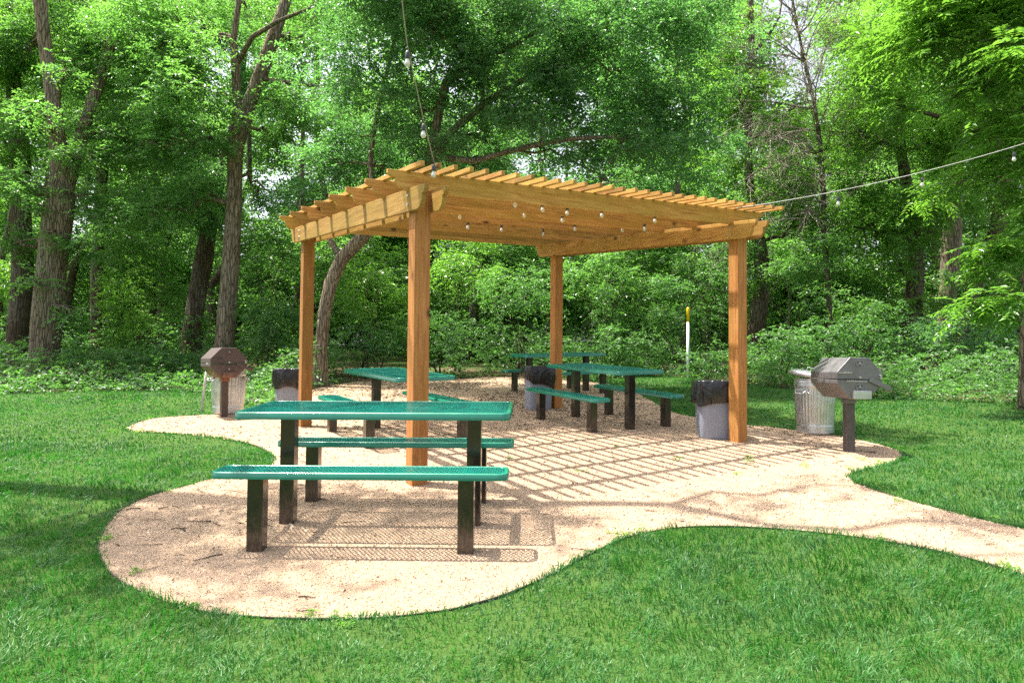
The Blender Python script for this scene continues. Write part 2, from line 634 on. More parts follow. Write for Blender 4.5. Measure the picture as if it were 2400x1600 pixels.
# outline of the gravel, in photo pixels (2400 wide) on the ground
_path_px = [(296, 1001), (330, 988), (368, 980), (450, 974), (517, 971), (575, 966), (640, 950), (700, 925), (760, 905), (850, 893), (960, 890),
            (1060, 893), (1120, 884), (1200, 884), (1300, 890), (1400, 896), (1460, 906), (1492, 918), (1525, 939), (1571, 966), (1649, 983),
            (1750, 997), (1800, 1000), (1868, 1009), (1949, 1020), (2000, 1029), (2066, 1043), (2108, 1057), (2122, 1067), (2116, 1078), (2086, 1089),
            (2029, 1101), (1997, 1110), (1988, 1119), (2009, 1136), (2078, 1160), (2177, 1187), (2276, 1214), (2400, 1242), (2600, 1282), (2900, 1330),
            (2900, 1560), (2600, 1425), (2400, 1351), (2276, 1313), (2128, 1279), (1980, 1256), (1832, 1242), (1733, 1237), (1634, 1236),
            (1580, 1238), (1536, 1244), (1490, 1254), (1452, 1267), (1383, 1301), (1289, 1350), (1240, 1373), (1173, 1403), (1100, 1423), (1051, 1433), (918, 1449),
            (800, 1454), (714, 1455), (612, 1451), (485, 1436), (389, 1413), (300, 1376), (253, 1343), (232, 1304), (229, 1276), (243, 1243),
            (264, 1211), (300, 1184), (350, 1163), (414, 1145), (493, 1124), (560, 1112), (615, 1099), (638, 1087), (641, 1074), (625, 1058), (593, 1043),
            (539, 1032), (468, 1022), (396, 1016), (330, 1014), (300, 1011), (288, 1006)]
PATH = [on_ground(px * .98, py * .98).to_2d() for px, py in _path_px]


def smooth_closed(pts, it=2):
    for _ in range(it):
        out = []
        n = len(pts)
        for i in range(n):
            a, b = pts[i], pts[(i + 1) % n]
            out += [a * .75 + b * .25, a * .25 + b * .75]
        pts = out
    return pts


PATH = smooth_closed(PATH, 2)
# slight wobble of the gravel margin
_lawn_far = [(-30, 12.0), (-13, 13.2), (-9.8, 13.9), (-8.4, 14.3), (-6.8, 14.6), (-5.6, 14.0), (-5.0, 13.2), (-4.4, 12.2), (-3.4, 11.6), (-1.8, 13.5), (0, 15.0), (1.6, 16.6), (3.1, 18.4), (3.9, 18.8), (4.6, 17.6),
             (5.7, 15.2), (6.5, 13.3), (8.5, 12.2), (12, 11.6), (30, 11)]
LAWN = [Vector(p) for p in _lawn_far] + [Vector((39, 11)), Vector((39, -19)), Vector((-39, -19)), Vector((-39, 12))]
slab('lawn', LAWN, .004, M['lawn'])
slab('gravel_path', PATH, .008, M['path'])


def inside(P, poly):
    """vectorised point in polygon"""
    x, y = P[:, 0], P[:, 1]
    r = np.zeros(len(P), bool)
    pl = np.array([(p[0], p[1]) for p in poly])
    x1, y1 = pl[:, 0], pl[:, 1]
    x2, y2 = np.roll(x1, -1), np.roll(y1, -1)
    for a, b, c, d in zip(x1, y1, x2, y2):
        if b == d: continue
        k = ((b > y) != (d > y)) & (x < (c - a) * (y - b) / (d - b) + a)
        r ^= k
    return r


def vnoise(P, scale, seed):
    """cheap smooth 2D value noise"""
    r = np.random.default_rng(seed).random((64, 64))
    q = P * scale
    i = np.floor(q).astype(int); f = q - i
    f = f * f * (3 - 2 * f)
    g = lambda a, b: r[a % 64, b % 64]
    return ((g(i[:, 0], i[:, 1]) * (1 - f[:, 0]) + g(i[:, 0] + 1, i[:, 1]) * f[:, 0]) * (1 - f[:, 1])
            + (g(i[:, 0], i[:, 1] + 1) * (1 - f[:, 0]) + g(i[:, 0] + 1, i[:, 1] + 1) * f[:, 0]) * f[:, 1])


def edging():
    """thin edging strip set between the turf and the gravel, where the photo shows it"""
    n = len(PATH)
    def near(px, py):
        g = on_ground(px * .98, py * .98).to_2d()
        return min(range(n), key=lambda i: (PATH[i] - g).length)
    runs = [(near(641, 1078), near(540, 1032), 'dark edging strip curving around the tip of the left lawn wedge'),
            (near(1240, 1373), near(620, 1097), 'dark edging strip looping around the round gravel lobe under the front table'),
            (near(2600, 1425), near(1250, 1368), 'dark edging strip along the near side of the gravel path'),
            (near(2122, 1067), near(2700, 1300), 'dark edging strip on the far side of the gravel path')]
    for a, b, lab in runs:
        idx = []
        i = a
        while i != b and len(idx) < n:
            idx.append(i); i = (i + 1) % n
        p2 = [PATH[i] for i in idx]
        ins, outs = [], []
        for k, p in enumerate(p2):
            t = (p2[min(k + 1, len(p2) - 1)] - p2[max(k - 1, 0)]).normalized()
            nn = Vector((-t.y, t.x)) * .004
            top = .013 + .004 * math.sin(k * .31) + .003 * math.sin(k * .13)
            z = float(gz(p.x, p.y))
            ins.append([(p.x + nn.x, p.y + nn.y, z - .03), (p.x + nn.x, p.y + nn.y, z + top),
                        (p.x - nn.x, p.y - nn.y, z + top), (p.x - nn.x, p.y - nn.y, z - .03)])
        mb = MB().rings(ins, False, True, True)
        o = mb.build('path_edging', M['edging'])
        tag(o, lab, 'edging', 'edging strips along the gravel')


edging()


# ------------------------------------------------------------------ grass, gravel chips, litter
def blades(P, h, w, lean, mat, name, tint):
    n = len(P)
    az = rng.random(n) * 2 * pi
    z0 = gz(P[:, 0], P[:, 1])
    base = np.stack([P[:, 0], P[:, 1], z0], -1)
    side = np.stack([np.cos(az), np.sin(az), np.zeros(n)], -1) * (w / 2)[:, None]
    la = vnoise(P, 2.6, 41) * 9 + vnoise(P, 9, 42) * 5 + rng.normal(0, .8, n)
    ld = np.stack([np.cos(la), np.sin(la), np.zeros(n)], -1)
    up = np.array([0, 0, 1.0])
    m1 = base + up * (h * .55)[:, None] + ld * (h * lean * .3)[:, None]
    tip = base + up * (h * (1 - .3 * np.minimum(lean, 1.1)))[:, None] + ld * (h * lean)[:, None]
    V = np.stack([base - side, base + side, m1 + side * .8, m1 - side * .8, tip], 1).reshape(-1, 3)
    k = np.arange(n)[:, None] * 5
    F = np.concatenate([k + np.array([[0, 1, 2]]), k + np.array([[0, 2, 3]]), k + np.array([[3, 2, 4]])], 0)
    t = np.concatenate([tint, tint, tint])
    return big_mesh(name, V, F, mat, attrs={'tint': t})


def scatter(n, x0, x1, y0, y1):
    return np.stack([rng.uniform(x0, x1, n), rng.uniform(y0, y1, n)], -1)


def make_grass():
    sets = []
    for (y0, y1, dens, hh, ww) in ((1.6, 3.2, 6800, .070, .0042), (3.2, 5.0, 4400, .064, .005), (5.0, 8.0, 1900, .062, .0075), (8.0, 12.0, 800, .055, .011), (12., 19., 420, .06, .016)):
        xr = .80 * y1 + 1.2
        n = int(dens * 2 * xr * (y1 - y0))
        P = scatter(n, -xr, xr, y0, y1)
        keep = inside(P, LAWN) & ~inside(P, PATH) & (np.abs(P[:, 0]) < .80 * P[:, 1] + 1.2)
        P = P[keep]
        d = vnoise(P, 1.1, 3) * .6 + vnoise(P, 4.0, 5) * .4
        P = P[rng.random(len(P)) < .45 + .8 * d]
        sets.append((P, hh, ww))
    pa = np.array([(p.x, p.y) for p in PATH]); pb = np.roll(pa, -1, 0)
    ln = np.linalg.norm(pb - pa, axis=1)
    k = rng.choice(len(pa), 12000, p=ln / ln.sum())
    E = pa[k] + (pb[k] - pa[k]) * rng.random((len(k), 1)) + rng.normal(0, 1, (len(k), 2)) * .018
    E = E[(np.abs(E[:, 0]) < .80 * E[:, 1] + 1.2) & inside(E, LAWN) & (rng.random(len(E)) < vnoise(E, 2.2, 91) * 1.3 - .1)]
    sets.append((E[E[:, 1] < 6], .055, .0055)); sets.append((E[E[:, 1] >= 6], .05, .010))
    P = np.concatenate([s[0] for s in sets])
    hh = np.concatenate([np.full(len(s[0]), s[1]) for s in sets])
    ww = np.concatenate([np.full(len(s[0]), s[2]) for s in sets])
    n = len(P)
    pn = vnoise(P, .9, 21)
    tuft = vnoise(P, 6, 22)
    h = hh * (.42 + .6 * pn + .5 * tuft ** 2) * rng.uniform(.55, 1.25, n)
    w = ww * rng.uniform(.7, 1.3, n)
    lean = np.clip(rng.normal(.75, .3, n), .1, 1.3)
    tint = np.clip(-.12 + .62 * vnoise(P, .7, 31) + .55 * vnoise(P, 3.6, 33) + rng.normal(0, .13, n), 0, 1)
    o = blades(P, h, w, lean, M['grass'], 'grass', tint)
    tag(o, 'short green mown lawn grass around the gravel', 'grass', kind='stuff')


make_grass()


def make_chips():
    parts = []
    for (y0, y1, dens, s) in ((2.6, 4.6, 7000, .0042), (4.6, 7, 2600, .006), (7, 12, 600, .008)):
        xr = .80 * y1 + .5
        P = scatter(int(dens * 2 * xr * (y1 - y0)), -xr, xr, y0, y1)
        P = P[inside(P, PATH)]
        parts.append((P, np.full(len(P), s)))
    P = np.concatenate([p[0] for p in parts]); s = np.concatenate([p[1] for p in parts])
    n = len(P)
    s = s * rng.lognormal(0, .35, n)
    base = np.stack([P[:, 0], P[:, 1], gz(P[:, 0], P[:, 1]) + .008], -1)
    T = np.array([[1, 0, 0], [-.5, .87, 0], [-.5, -.87, 0], [0, 0, .75]])
    V = base[:, None, :] + T[None] * s[:, None, None] + rng.normal(0, .28, (n, 4, 3)) * s[:, None, None]
    k = np.arange(n)[:, None] * 4
    F = np.concatenate([k + np.array([[0, 1, 3]]), k + np.array([[1, 2, 3]]), k + np.array([[2, 0, 3]])], 0)
    t = np.clip(rng.normal(.55, .25, n), 0, 1)
    o = big_mesh('gravel_chips', V.reshape(-1, 3), F, M['chip'], attrs={'tint': np.tile(t, 3)})
    tag(o, 'loose pinkish crushed granite chips on the gravel path', 'gravel', kind='stuff')


make_chips()


def flakes(name, P, size, lift, mat, label, cat, tint=None):
    n = len(P)
    az = rng.random(n) * 2 * pi
    z = gz(P[:, 0], P[:, 1]) + lift
    c = np.stack([P[:, 0], P[:, 1], z], -1)
    d = np.stack([np.cos(az), np.sin(az), rng.normal(0, .25, n)], -1) * size[:, None]
    e = np.stack([-np.sin(az), np.cos(az), rng.normal(0, .35, n)], -1) * (size * rng.uniform(.25, .5, n))[:, None]
    V = np.stack([c - d, c + e, c + d, c - e], 1).reshape(-1, 3)
    F = np.arange(n)[:, None] * 4 + np.array([[0, 1, 2, 3]])
    o = big_mesh(name, V, F, mat, attrs={'tint': rng.random(n) if tint is None else tint})
    return tag(o, label, cat, kind='stuff')


def make_litter():
    P = scatter(60000, -8, 8, 2.8, 20)
    dens = np.clip((P[:, 1] - 7) / 4.5, .012, 1) * np.clip(vnoise(P, .8, 51) * 1.8 - .35, 0.02, 1)
    ins = inside(P, PATH)
    dens = np.where(ins, dens, np.where(inside(P, LAWN), 0, .8))
    P = P[rng.random(len(P)) < dens]
    n = len(P)
    flakes('leaf_litter', P, rng.uniform(.012, .034, n) * np.clip(P[:, 1] / 9, .6, 1.4), .014, M['litter'],
           'dry brown leaf litter and mulch scattered over the back of the gravel', 'leaf litter')


make_litter()


def make_twigs():
    mb = MB()
    spots = [(random.uniform(-3.2, -1.0), random.uniform(4.3, 6.3)) for _ in range(26)] + \
            [(random.uniform(-4, 4.5), random.uniform(3.4, 11)) for _ in range(90)] + \
            [(random.uniform(2.6, 4.2), random.uniform(6.9, 8.2)) for _ in range(30)]
    for x, y in spots:
        if not inside(np.array([[x, y]]), PATH)[0]: continue
        a = random.uniform(-.6, .6) + (pi if random.random() < .5 else 0)
        L = random.uniform(.05, .2)
        z = float(gz(x, y)) + .013
        p = [Vector((x, y, z))]
        for k in range(3):
            a += random.uniform(-.4, .4)
            q = p[-1] + Vector((cos(a), sin(a), 0)) * L / 3
            q.z = float(gz(q.x, q.y)) + .013 + random.uniform(0, .006)
            p.append(q)
        r = random.uniform(.0018, .004)
        mb.tube(p, [r, r, r * .8, r * .5], 5)
    o = mb.build('twigs', M['twig'])
    tag(o, 'small dark fallen twigs strewn on the gravel', 'twigs', kind='stuff')


make_twigs()


# ------------------------------------------------------------------ picnic tables and benches
ZT, TW, BD, BO, ZS, TL = .769, .724, .245, .573, .442, 1.85


def local_slope(rz):
    c, s = cos(rz), sin(rz)
    return GX * c + GY * s, -GX * s + GY * c


def rr_loop(L, W, r, inset=0.0, n=6):
    L2, W2, r = L / 2 - inset, W / 2 - inset, max(r - inset, .004)
    pts = []
    for cx, cy, a0 in ((L2 - r, W2 - r, 0), (-L2 + r, W2 - r, 90), (-L2 + r, -W2 + r, 180), (L2 - r, -W2 + r, 270)):
        for k in range(n + 1):
            a = radians(a0 + 90 * k / n)
            pts.append((cx + r * cos(a), cy + r * sin(a)))
    return pts


def mesh_top(L, W, z, r, cell=.030, bw=.007, th=.0035):
    """expanded-metal panel: two crossing families of thin diagonal bars inside the frame"""
    mb = MB()
    L2, W2 = L / 2 - .012, W / 2 - .012
    slope = .62
    ang = math.atan2(1, slope)
    dx, dy = cos(ang), sin(ang)
    for sgn in (1, -1):
        k = -int((L2 + W2 * slope) / cell) - 1
        while k * cell < L2 + W2 * slope + cell:
            x0 = k * cell + (cell / 2 if sgn < 0 else 0)
            # line x = x0 + sgn*slope*y, clip to the frame
            y0, y1 = -W2, W2
            for lim in (-L2, L2):
                yc = (lim - x0) / (sgn * slope)
                if sgn * lim > 0: y1 = min(y1, yc)
                else: y0 = max(y0, yc)
            if y1 - y0 > .02:
                mb.bar((x0 + sgn * slope * y0, y0, z + (.001 if sgn > 0 else -.0012)), (x0 + sgn * slope * y1, y1, z + (.001 if sgn > 0 else -.0012)), bw, th)
            k += 1
    return mb


def rim_mb(L, W, r, z, h):
    prof = [(0.0, -h), (0.0, -.006), (.004, -.0015), (.010, .001), (.024, .001), (.028, -.003), (.026, -.007), (.008, -.010), (.007, -h)]
    loops = [[(x, y, z + dz) for x, y in rr_loop(L, W, r, ins)] for ins, dz in prof]
    loops.append(loops[0])
    return MB().rings(loops, True)


def set_of(idx, x, y, rz, where):
    kx, ky = local_slope(rz)
    xf = lambda p: (p[0], p[1], p[2] + kx * p[0] + ky * p[1])
    loc = (x, y, float(gz_plane(x, y)))
    t = thing('picnic_table', where[0], 'picnic table', loc, rz, 'green picnic tables')
    top = mesh_top(TL, TW, ZT - .004, .06).build('tabletop', M['mesh_sky_tint'], t, xf)
    rim_mb(TL, TW, .06, ZT, .047).build('rim', M['green'], top, xf)
    for sx in (-1, 1):
        MB().box((sx * .66, 0, ZT - .022), (.06, TW - .06, .028)).build('bracket', M['green'], t, xf)
    MB().box((0, 0, ZT - .019), (1.26, .05, .02)).build('spine', M['green'], t, xf)
    for sx in (-1, 1):
        MB().box((sx * .66, 0, (ZT - .037 - .25) / 2), (.1, .1, ZT - .037 + .25)).build('leg', M['leg'], t, xf, .006)
    for k, sy in ((1, -1), (2, 1)):
        cs, sn = cos(rz), sin(rz)
        bx, by = x - sn * sy * BO, y + cs * sy * BO
        b = thing('bench', where[k], 'bench', (bx, by, float(gz_plane(bx, by))), rz, 'green benches beside the picnic tables')
        st = mesh_top(TL, BD, ZS - .004, .09).build('seat', M['mesh_sky_tint'], b, xf)
        rim_mb(TL, BD, .065, ZS, .042).build('rim', M['green'], st, xf)
        for sx in (-1, 1):
            MB().box((sx * .66, 0, ZS - .022), (.06, BD - .06, .026)).build('bracket', M['green'], b, xf)
        for sx in (-1, 1):
            MB().box((sx * .66, 0, (ZS - .036 - .25) / 2), (.1, .1, ZS - .036 + .25)).build('leg', M['leg'], b, xf, .006)


set_of(0, -.9188, 5.1011, radians(-1.777), (
    'large green mesh picnic table in front, nearest the camera',
    'nearest green mesh bench, in front of the closest picnic table',
    'green mesh bench behind the closest picnic table, before the pergola post'))
set_of(1, -1.4075, 8.716, radians(-58.72), (
    'green picnic table striped with slat shadows, seen behind the front left pergola post',
    'green bench left of the striped table, mostly hidden behind the front tabletop',
    'green bench right of the striped table, reaching out behind the front post'))
set_of(2, 1.2222, 9.7864, radians(-63.58), (
    'green picnic table under the right half of the pergola with both benches in full view',
    'green bench with sunlit stripes in front of the grey bin by the rear post',
    'green shaded bench right of the table, beside the lawn'))
set_of(3, .9145, 14.1027, radians(29.1), (
    'farthest green picnic table, beyond the rear pergola post near the woods',
    'green bench on the near side of the farthest table, partly hidden by the bin',
    'green bench on the far side of the farthest table, closest to the woods'))

# ------------------------------------------------------------------ pergola
PX, PY, PYAW = -.0535, 8.8559, radians(30.62)
PA, PB, PZB = 3.979, 3.726, 2.386
pkx, pky = local_slope(PYAW)
PT = .0551 * 2 / PB
BEAM_H, RAF_H, SLAT_H = .20, .178, .042


def pxf(p):
    k = min(1, max(0, (p[2] - .3) / 1.9))
    return (p[0], p[1], p[2] + pkx * p[0] + pky * p[1] + k * PT * p[1])


def pergola_world(X, Y, z):
    x, y, zz = pxf((X, Y, z))
    c, s = cos(PYAW), sin(PYAW)
    return Vector((PX + c * x - s * y, PY + s * x + c * y, float(gz(PX, PY)) + zz))


OGEE = [(0, 1), (0, .82), (.03, .75), (.09, .68), (.17, .635), (.27, .62), (.28, .56), (.275, .47), (.30, .36), (.35, .25), (.43, .15), (.54, .07), (.68, .02), (.85, 0), (1, 0)]


def scroll_profile(a, b, z0, h, cl):
    """board outline (along, z) with scroll-cut ends"""
    lft = [(a + u * cl, z0 + v * h) for u, v in OGEE]
    rgt = [(b - u * cl, z0 + v * h) for u, v in reversed(OGEE)]
    return lft + rgt


def make_pergola():
    root = thing('pergola', 'stained wooden pergola with slatted roof standing over the gravel', 'pergola', (PX, PY, float(gz(PX, PY))), PYAW)
    for sx, sy in ((-1, -1), (1, -1), (1, 1), (-1, 1)):
        MB().box((sx * PA / 2, sy * PB / 2, (PZB + BEAM_H - .15) / 2), (.146, .146, PZB + BEAM_H + .15 - .01)).build('post', M['wood_z'], root, pxf, .006)
    for sx in (-1, 1):
        for o in (-1, 1):
            cx = sx * PA / 2 + o * (.073 + .021)
            lab = MB().prism(scroll_profile(-2.22, 2.33, PZB, BEAM_H, .2), 'x', cx - .02, cx + .02)
            bm = lab.build('beam', M['wood_y'], root, pxf, .004)
            for sy in (-1, 1):
                for dz in (.06, .14):
                    MB().tube([(cx + o * .018, sy * PB / 2, PZB + dz), (cx + o * .030, sy * PB / 2, PZB + dz)], .011, 8).build('bolt', M['bolt'], bm, pxf)
    zr = PZB + BEAM_H - .022      # notched over the beams
    for k in range(8):
        y = -1.84 + k * .575
        MB().prism(scroll_profile(-2.29, 2.43, zr, RAF_H, .27), 'y', y - .019, y + .019).build('rafter', M['wood_x'], root, pxf, .004)
    zs = zr + RAF_H
    for k in range(30):
        x = -2.10 + k * (4.52 / 29)
        j = random.uniform(-.02, .02)
        MB().box((x, .13 + j, zs + SLAT_H / 2 - .001), (.04, 4.56, SLAT_H)).build('slat', M['wood_y'], root, pxf, .003)
    return root


make_pergola()


# ------------------------------------------------------------------ string lights
def catenary(a, b, sag, n=24):
    return [a.lerp(b, t / n) - Vector((0, 0, sag * 4 * (t / n) * (1 - t / n))) for t in range(n + 1)]


def add_lamp(parent, p, drop=.05, tilt=(0, 0)):
    """one socket with its bulb hanging below point p"""
    q = p - Vector((0, 0, drop))
    s = MB().tube([p, q], .004, 6)
    s.tube([q, q - Vector((0, 0, .012)), q - Vector((0, 0, .05)), q - Vector((0, 0, .055))], [.008, .015, .017, .015], 12)
    so = s.build('socket', M['socket'], parent)
    z = [(0, .012), (.010, .013), (.024, .018), (.034, .021), (.045, .018), (.053, .011), (.056, .003)]
    bb = MB().tube([q - Vector((0, 0, .055 + h)) for h, r in z], [r for h, r in z], 14)
    bb.build('bulb', M['bulb'], so)


def string_light(label, pts, lamps, r, material, drop=.05):
    root = thing('string_light', label, 'string light', (0, 0, 0), 0, 'festoon lights on the pergola')
    MB().tube(pts, r, 6).build('cord', material, root)
    for p in lamps: add_lamp(root, p, drop)
    return root


def near_pt(pts, u):
    """point of a polyline whose photo column is u (2352-wide pixels)"""
    best = None
    for a, b in zip(pts, pts[1:]):
        for k in range(20):
            p = a.lerp(b, k / 20)
            d = p - CAM
            x = (1200 + F_PX * d.dot(V_RT) / d.dot(V_FWD)) * .98
            if best is None or abs(x - u) < best[0]: best = (abs(x - u), p)
    return best[1]


_hookL = at(1003, 395, 6.05)
_farL = at(905, -160, 3.9)
_c1 = catenary(_farL, at(935, 100, 4.75), .0, 6) + catenary(at(935, 100, 4.75), _hookL, .03, 12)[1:]
string_light('thin cord with three bulbs dropping from overhead to the front left roof corner', _c1,
             [near_pt(_c1, 936), near_pt(_c1, 973), near_pt(_c1, 996)], .004, M['cable'], .035)
_hookR = at(1692, 478, 8.0)
_c2 = catenary(_hookR, at(2480, 288, 8.05), .10, 24)
string_light('pale cord with three bulbs rising right from the pergola towards the trees', _c2,
             [near_pt(_c2, 1925), near_pt(_c2, 2118), near_pt(_c2, 2328)], .0042, M['cable_pale'], .06)
# the string zigzagging below the rafters
_zz = [(-.95, -1.75), (-.55, -1.62), (-.20, -1.55), (.20, -1.62), (.96, -1.60), (1.42, -.9), (1.30, -.62), (.76, -.35), (.12, -1.0), (-.45, -1.1), (-.95, -.55), (-.40, .33), (.08, .32), (.80, .45)]
_zp = [pergola_world(a, b, PZB + BEAM_H + .085) for a, b in _zz]
string_light('dark cord of small bulbs strung back and forth under the pergola rafters', _zp, _zp, .003, M['cable'], .03)


# ------------------------------------------------------------------ bins, cans, grills, posts
def sq_loop(w, d, z, p=5, n=40, cx=0, cy=0):
    out = []
    for k in range(n):
        a = 2 * pi * k / n
        c, s = cos(a), sin(a)
        out.append((cx + w / 2 * math.copysign(abs(c) ** (2 / p), c), cy + d / 2 * math.copysign(abs(s) ** (2 / p), s), z))
    return out


def make_bin(loc, rz, lab, lab2, seed, tiltdir):
    root = thing('waste_bin', lab, 'bin', loc, rz, 'grey plastic bins by the pergola posts')
    mb = MB().rings([sq_loop(.36, .36, -.02), sq_loop(.375, .375, .02), sq_loop(.39, .39, .36), sq_loop(.40, .40, .63), sq_loop(.42, .42, .64), sq_loop(.42, .42, .67), sq_loop(.39, .39, .67), sq_loop(.35, .35, .10)], True, True, True)
    mb.build('body', M['bin'], root)
    ribs = MB()
    for sx in (-1, 1):
        for sy in (-1, 1):
            ribs.box((sx * .085, sy * .19, .33), (.012, .012, .56), Matrix.Rotation(sy * -.036, 3, 'X'))
            ribs.box((sy * .19, sx * .085, .33), (.012, .012, .56), Matrix.Rotation(sy * .036, 3, 'Y'))
    ribs.build('rib', M['bin'], root)
    # liner: hangs over the rim, ragged and wrinkled
    r = random.Random(seed)
    n = 56
    ph = [r.uniform(0, 6.28) for _ in range(8)]
    bag = thing_mesh_loops = []
    for (inset, z, amp) in ((-.10, .44, .008), (-.03, .62, .006), (-.005, .678, .004), (.016, .688, .004), (.028, .67, .008), (.036, .62, .012), (.038, .55, .014), (.03, .49, .014), (.022, .475, .010)):
        L = []
        base = sq_loop(.42 + 2 * inset, .42 + 2 * inset, z, 4, n)
        for k, p in enumerate(base):
            a = 2 * pi * k / n
            wv = amp * (sin(7 * a + ph[0]) * .5 + sin(11 * a + ph[1] + z * 9) * .5 + .6 * sin(17 * a + ph[2] - z * 14) + .5 * sin(23 * a + ph[3]))
            f = 1 + wv / .25
            hang = (.10 * cos(a - tiltdir) + .02 * sin(3 * a + ph[4]) + .015 * sin(5 * a + ph[5]) + .01 * sin(9 * a + ph[6]))
            dz = hang * max(0, min(1, (.66 - z) / .18)) if inset > 0 else 0
            L.append((p[0] * f, p[1] * f, z - dz + wv * .5))
        bag.append(L)
    o = MB().rings(bag, True).build('bin_liner', M['bag'])
    o.location = loc; o.rotation_euler = (0, 0, rz)
    tag(o, lab2, 'bin liner', 'black bin liners')
    m = o.modifiers.new('subsurf', 'SUBSURF'); m.levels = 1; m.render_levels = 1


def gloc(x, y): return (x, y, float(gz(x, y)))


make_bin(gloc(-3.33, 10.75), radians(20), 'grey plastic bin behind the rear left pergola post',
         'black bag hanging deep over the bin by the rear left post', 3, -1.8)
make_bin(gloc(.42, 11.38), radians(14), 'grey plastic bin in front of the rear right post, between two benches',
         'shiny black bag over the bin between two benches', 5, -1.2)
make_bin(gloc(2.42, 8.58), radians(-2), 'grey plastic bin beside the front right pergola post',
         'black bag over the bin at the front right post', 8, 3.6)


def make_can(loc, rz, label, R_, H_, lid):
    root = thing('steel_trash_can', label, 'trash can', loc, rz, 'galvanised trash cans by the grills')
    n = 144
    def ring(z, r, fl=0):
        return [((r + fl * (.5 + .5 * cos(36 * 2 * pi * k / n))) * cos(2 * pi * k / n), (r + fl * (.5 + .5 * cos(36 * 2 * pi * k / n))) * sin(2 * pi * k / n), z) for k in range(n)]
    rb = R_ * .92
    prof = [(0, rb * .98, 0), (.015, rb, 0), (.03, rb + .004, 0), (.045, rb - .002, 0), (.06, rb + .005, 0), (.075, rb - .002, 0), (.09, rb + .004, 0), (.105, rb, 0), (.13, rb, 0), (.16, rb - .004, .011),
            (H_ * .5, R_ * .96 - .004, .011), (H_ - .16, R_ - .004, .011), (H_ - .13, R_, 0), (H_ - .10, R_ + .001, 0), (H_ - .085, R_ + .006, 0), (H_ - .07, R_ - .002, 0), (H_ - .05, R_ + .006, 0), (H_ - .035, R_, 0), (H_ - .01, R_, 0),
            (H_, R_ + .006, 0), (H_, R_ - .004, 0), (H_ - .03, R_ - .008, 0), (.05, rb - .012, 0)]
    MB().rings([ring(*p) for p in prof], True, True, True).build('body', M['galv'], root)
    for s in (-1, 1):
        h = MB()
        a0 = -pi / 2 + s * 1.25
        e = Vector((cos(a0), sin(a0), 0)); t = Vector((-sin(a0), cos(a0), 0))
        zc = H_ - .15
        pts = [e * R_ + t * .075 + Vector((0, 0, zc)), e * (R_ + .03) + t * .075 + Vector((0, 0, zc)), e * (R_ + .05) + t * .05 + Vector((0, 0, zc - .035)),
               e * (R_ + .05) - t * .05 + Vector((0, 0, zc - .035)), e * (R_ + .03) - t * .075 + Vector((0, 0, zc)), e * R_ - t * .075 + Vector((0, 0, zc))]
        h.tube(pts, .006, 6)
        h.box(e * (R_ + .004) + Vector((0, 0, zc + .012)), (.012, .17, .035), Matrix.Rotation(a0, 3, 'Z'))
        h.build('handle', M['galv'], root)
    if lid:
        lp = [(.0, .005), (.035, .04), (.05, .12), (.045, .17), (.02, R_ - .01), (.012, R_ + .012), (-.035, R_ + .016), (-.035, R_ + .008), (.0, R_)]
        T = Matrix.Translation((-.05, .02, H_ + .045)) @ Matrix.Rotation(radians(9), 4, 'Y') @ Matrix.Rotation(radians(6), 4, 'X')
        loops = [[tuple(T @ Vector((r * cos(2 * pi * k / 48), r * sin(2 * pi * k / 48), z))) for k in range(48)] for z, r in lp]
        lo = MB().rings(loops, True, True, False).build('lid', M['galv'], root)
        g = MB()
        g.tube([tuple(T @ Vector(p)) for p in ((-.06, 0, .045), (-.05, 0, .085), (.05, 0, .085), (.06, 0, .045))], .007, 6)
        g.build('lid_handle', M['galv'], lo)
    # slack wire loop
    w = MB()
    pts = [(-.02 + (R_ + .012) * sin(a) , -(R_ + .02) * cos(a), H_ - .16 - .11 * sin((a + .9) / 2.3 * pi)) for a in [(-.9 + 2.3 * k / 14) for k in range(15)]]
    w.tube(pts, .0035, 5)
    w.build('bail_wire', M['galv'], root)
    return root


make_can(gloc(-4.27, 10.82), .4, 'galvanised steel trash can behind the rusty grill', .245, .68, False)
make_can(gloc(3.76, 8.9), .2, 'galvanised steel trash can with crooked lid behind the grey grill', .235, .68, True)


